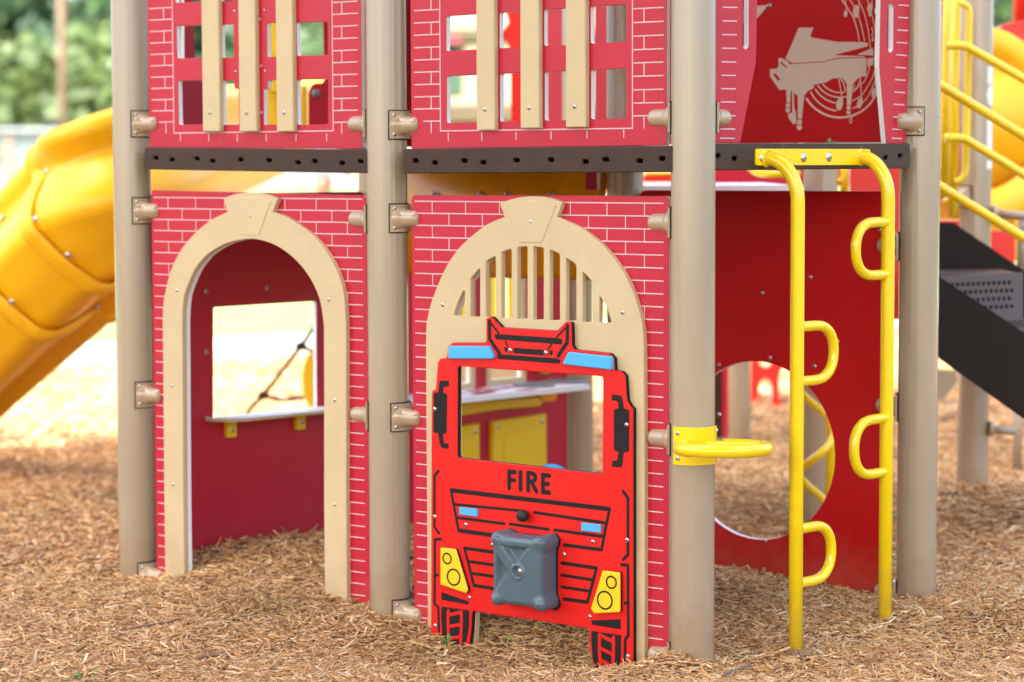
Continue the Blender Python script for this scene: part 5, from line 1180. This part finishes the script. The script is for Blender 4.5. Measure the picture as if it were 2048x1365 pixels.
for fr_ in (.25, .5, .75, 1.0):
    for x in xs: yk = max(KY(max(min(x, 14), -12)) - .08, 15.4); v.append((x, 15.25 + (yk - 15.25) * fr_, gz(x, 15.25 + (yk - 15.25) * fr_) * (1 - fr_ * .5)))
nr = len(v) // nx
f = [(j * nx + i, j * nx + i + 1, (j + 1) * nx + i + 1, (j + 1) * nx + i) for j in range(nr - 1) for i in range(nx - 1)]
me = bpy.data.meshes.new('mulch_bed'); me.from_pydata(v, [], f); me.polygons.foreach_set('use_smooth', [True] * len(f)); me.materials.append(mm); me.update()
o = bpy.data.objects.new('mulch_bed', me); COL.objects.link(o); o['kind'] = 'structure'

# wood chips, nobody could count them: one object
def chips(n, x0, x1, y0, y1, sc):
    x = x0 + (x1 - x0) * rng.random(n); y = y0 + (y1 - y0) * rng.random(n); keep = y < np.array([KY(a) - .15 for a in x]); x = x[keep]; y = y[keep]; n = len(x)
    big = rng.random(n); L = (.008 + .034 * rng.random(n) ** 2.0 + .018 * (big > .96)) * sc; Wd = (.0011 + .0030 * rng.random(n) ** 1.8 + .004 * (big > .96)) * sc; T = (.0010 + .0015 * rng.random(n)) * sc
    yaw = rng.random(n) * 2 * np.pi; pit = rng.normal(0, .17, n) + (rng.random(n) < .03) * rng.normal(0, .55, n); rol = rng.normal(0, .5, n)
    z = gz_np(x, y) + .001 + .016 * rng.random(n) ** 1.3 * sc + np.abs(np.sin(pit)) * L * .55
    ca, sa = np.cos(yaw), np.sin(yaw); cp, sp = np.cos(pit), np.sin(pit); cr2, sr2 = np.cos(rol), np.sin(rol)
    ex = np.stack([ca * cp, sa * cp, sp], 1); ey0 = np.stack([-sa, ca, 0 * ca], 1); ez0 = np.cross(ex, ey0)
    ey = ey0 * cr2[:, None] + ez0 * sr2[:, None]; ez = np.cross(ex, ey); c = np.stack([x, y, z], 1)
    bend = rng.normal(0, .14, n) * L; out = np.empty((n, 12, 3), np.float32)
    for k, sx_ in enumerate((-1, 0, 1)):
        tap = (.35 + .65 * rng.random(n)) if sx_ else np.ones(n); sk_ = rng.normal(0, .25, n) * Wd
        ctr = c + ex * (L * sx_)[:, None] + ez * ((0 if sx_ == 0 else 1) * bend)[:, None] + ey * sk_[:, None]
        for j, (sy_, sz_) in enumerate(((-1, -1), (1, -1), (1, 1), (-1, 1))):
            out[:, k * 4 + j] = ctr + ey * (Wd * tap * sy_)[:, None] + ez * (T * sz_)[:, None]
    pal = np.array([(.58, .345, .155), (.53, .30, .122), (.45, .235, .09), (.65, .43, .22), (.36, .17, .066), (.73, .54, .32), (.25, .118, .055), (.50, .31, .165)])
    w = np.array([.20, .21, .17, .14, .11, .06, .06, .05]); pi_ = rng.choice(len(pal), n, p=w); low = np.sin(x * 2.3 + 1.1 * np.sin(y * 1.7)) * np.sin(y * 2.9 + 1.3 * np.sin(x * 1.9)) + .6 * np.sin(x * 6.1 + y * 3.3) * np.sin(y * 5.3 - x * 2.1)
    damp = np.clip(-low - .55, 0, 1) * .3
    col = pal[pi_] * ((.98 + .40 * rng.random(n)) * (1 - damp * .75) + .05 * low)[:, None]
    return out, col
sets = [chips(165000, -2.5, 2.7, 6.0, 8.3, .70), chips(110000, -3.3, 3.8, 8.3, 12.2, 1.0), chips(30000, -5.0, 5.0, 12.2, 19, 1.7)]
V_ = np.concatenate([s[0].reshape(-1, 3) for s in sets]); Cc = np.concatenate([s[1] for s in sets]); n = len(Cc)
fq = []
for k in range(2):
    for j in range(4): fq.append((k * 4 + j, k * 4 + (j + 1) % 4, (k + 1) * 4 + (j + 1) % 4, (k + 1) * 4 + j))
fq += [(3, 2, 1, 0), (8, 9, 10, 11)]
fq = np.array(fq, np.int32); faces = (fq[None] + (np.arange(n, dtype=np.int32) * 12)[:, None, None]).reshape(-1)
me = bpy.data.meshes.new('wood_chips'); me.vertices.add(n * 12); me.vertices.foreach_set('co', V_.reshape(-1)); nf = n * len(fq)
me.loops.add(nf * 4); me.loops.foreach_set('vertex_index', faces); me.polygons.add(nf); me.polygons.foreach_set('loop_start', np.arange(0, nf * 4, 4, dtype=np.int32))
me.update(calc_edges=True); me.validate()
ca_ = me.attributes.new('chip_colour', 'FLOAT_COLOR', 'POINT'); c4 = np.ones((n * 12, 4), np.float32); c4[:, :3] = np.repeat(Cc, 12, axis=0); ca_.data.foreach_set('color', c4.reshape(-1))
cm = bpy.data.materials.new('wood_chip'); cm.use_nodes = True; nt = cm.node_tree; b = nt.nodes['Principled BSDF']; b.inputs['Roughness'].default_value = .75; b.inputs['Specular IOR Level'].default_value = .25
at_ = nt.nodes.new('ShaderNodeAttribute'); at_.attribute_name = 'chip_colour'; nt.links.new(at_.outputs['Color'], b.inputs['Base Color'])
me.materials.append(cm); o = bpy.data.objects.new('wood_chips', me); COL.objects.link(o); o['kind'] = 'stuff'

# small things on the mulch
def sprig(px, py, label, leaves, dz=0.0, y=None):
    p = on_ground(px, py, 0.0)
    for _ in range(4): p = on_ground(px, py, gz(p.x, p.y) + .01)
    if y is not None: p = at(px, py, y)
    t = thing('leaf_sprig', p, label, 'seedling'); m = MB(); s = MB()
    for (a, tilt, L, bx_, bz_) in leaves:
        d = V3((math.cos(a), math.sin(a), tilt)).normalized(); sd_ = d.cross(ZUP).normalized(); o_ = p + V3((bx_, 0, bz_)); up = sd_.cross(d)
        pts = []; n = 6
        for k in range(n + 1):
            q = k / n; w_ = L * .30 * math.sin(math.pi * q ** .8) + .0004; pts += [o_ + d * (L * q) - sd_ * w_ + up * w_ * .35, o_ + d * (L * q) + up * (-.1 * L * q * q), o_ + d * (L * q) + sd_ * w_ + up * w_ * .35]
        m.add(pts, [(3 * k + i, 3 * k + i + 1, 3 * k + i + 4, 3 * k + i + 3) for k in range(n) for i in (0, 1)], 0, True)
        s.tube([p - ZUP * .02, o_], .0009, 6)
    lf = m.build('leaf', 'leaf', t); lf.modifiers.new('thickness', 'SOLIDIFY').thickness = .0004; s.build('stem', 'leaf', t)
sprig(893, 1284, 'green three-leaf sprig at the foot of the fire truck left wheel', [(2.9, .1, .022, -.002, .006), (3.6, -.1, .020, 0, .002), (1.4, 1.6, .016, .004, .010), (.4, .7, .016, .008, .006), (5.5, .2, .02, 0, .004)])
sprig(1017, 1284, 'single small green leaf in the mulch below the fire truck', [(1.5, 2.5, .014, 0, .004), (4, 1.2, .009, 0, .002)])
sprig(694, 1181, 'small green leaf in the mulch at the right foot of the open archway', [(3.0, .5, .020, 0, .008), (5.8, -.1, .016, .006, .0)])
sprig(152, 1358, 'green leafy sprig at the bottom left edge', [(3.2, .3, .018, 0, .002), (1.2, 1.2, .018, .004, .004), (.4, .6, .018, .006, .004), (5, .5, .016, 0, .004)])
sprig(1658, 286, 'small green leaf lying on the grey-brown deck edge', [(1.2, 1.5, .018, 0, .0), (.2, .1, .022, .004, .002), (3.3, .2, .012, 0, .0)], y=B.p(*B.uv(1658, 286, .03), .03).y)
def stick(name, pts, r, mt, label, cat):
    W_ = []
    for x, y in pts:
        p = on_ground(x, y, 0)
        for _ in range(4): p = on_ground(x, y, gz(p.x, p.y) + .016)
        W_.append(p)
    m = MB(); m.tube(smooth(W_, 4), r, 8); o = m.top(name, mt, W_[0]); tag(o, label, cat)
stick('twig', [(1445, 1352), (1475, 1340), (1500, 1332)], .004, 'twig', 'grey twig on the mulch at the bottom right of centre', 'twig')
stick('twig', [(240, 1260), (285, 1253), (352, 1241)], .0028, 'twig', 'thin dark twig on the mulch at the lower left', 'twig')
stick('bark_piece', [(392, 1318), (418, 1311), (446, 1307)], .0075, 'chunk', 'reddish-brown piece of bark on the mulch, lower left', 'wood piece')
p = on_ground(1600, 1318, -.03)
m = MB(); m.box(p + ZUP * .012, V3((.026, .004, .002)), V3((-.002, .010, .002)), V3((.001, .002, .008))); m.box(p + V3((.012, -.004, .020)), V3((.016, .006, .003)), V3((-.002, .007, .001)), V3((.0, .002, .006)))
tag(m.top('wood_chunk', 'chunk', p), 'brown block of wood at the foot of the yellow ladder left pipe', 'wood piece')

# ------------------------------------------------------------------ light, sky, camera
SUN_AZ = math.atan2(-.5, -.86)      # direction to the sun: x = sin, y = cos
SUN_EL = R(52)
w = bpy.data.worlds.new('World'); scene.world = w; w.use_nodes = True; nt = w.node_tree
sky = nt.nodes.new('ShaderNodeTexSky'); sky.sky_type = 'NISHITA'; sky.sun_disc = False; sky.sun_elevation = SUN_EL; sky.sun_rotation = SUN_AZ
sky.air_density = 1.0; sky.dust_density = 5; sky.ozone_density = .6
nt.links.new(sky.outputs['Color'], nt.nodes['Background'].inputs['Color']); nt.nodes['Background'].inputs['Strength'].default_value = .15
sl_ = bpy.data.lights.new('sun', 'SUN'); sl_.energy = 4.5; sl_.angle = R(.5); sl_.color = (1, .97, .93)
so = bpy.data.objects.new('sun', sl_); COL.objects.link(so)
sdir = V3((math.sin(SUN_AZ) * math.cos(SUN_EL), math.cos(SUN_AZ) * math.cos(SUN_EL), math.sin(SUN_EL)))
so.rotation_mode = 'QUATERNION'; so.rotation_quaternion = sdir.to_track_quat('Z', 'Y'); so.location = sdir * 30
cd = bpy.data.cameras.new('camera'); cam = bpy.data.objects.new('camera', cd); COL.objects.link(cam); scene.camera = cam
cd.sensor_width = 36; cd.lens = 36 * F / 2048; cd.clip_end = 2000; cd.clip_start = .05
Rm = Matrix(((_r.x, _u.x, -_w.x), (_r.y, _u.y, -_w.y), (_r.z, _u.z, -_w.z)))
cam.matrix_world = Matrix.Translation(CAM) @ Rm.to_4x4()
cd.dof.use_dof = True; cd.dof.focus_distance = 7.05; cd.dof.aperture_fstop = 2.0; cd.dof.aperture_blades = 9
scene.view_settings.view_transform = 'Standard'; scene.view_settings.look = 'None'; scene.view_settings.exposure = 2.42; scene.view_settings.gamma = 1
scene.render.film_transparent = False
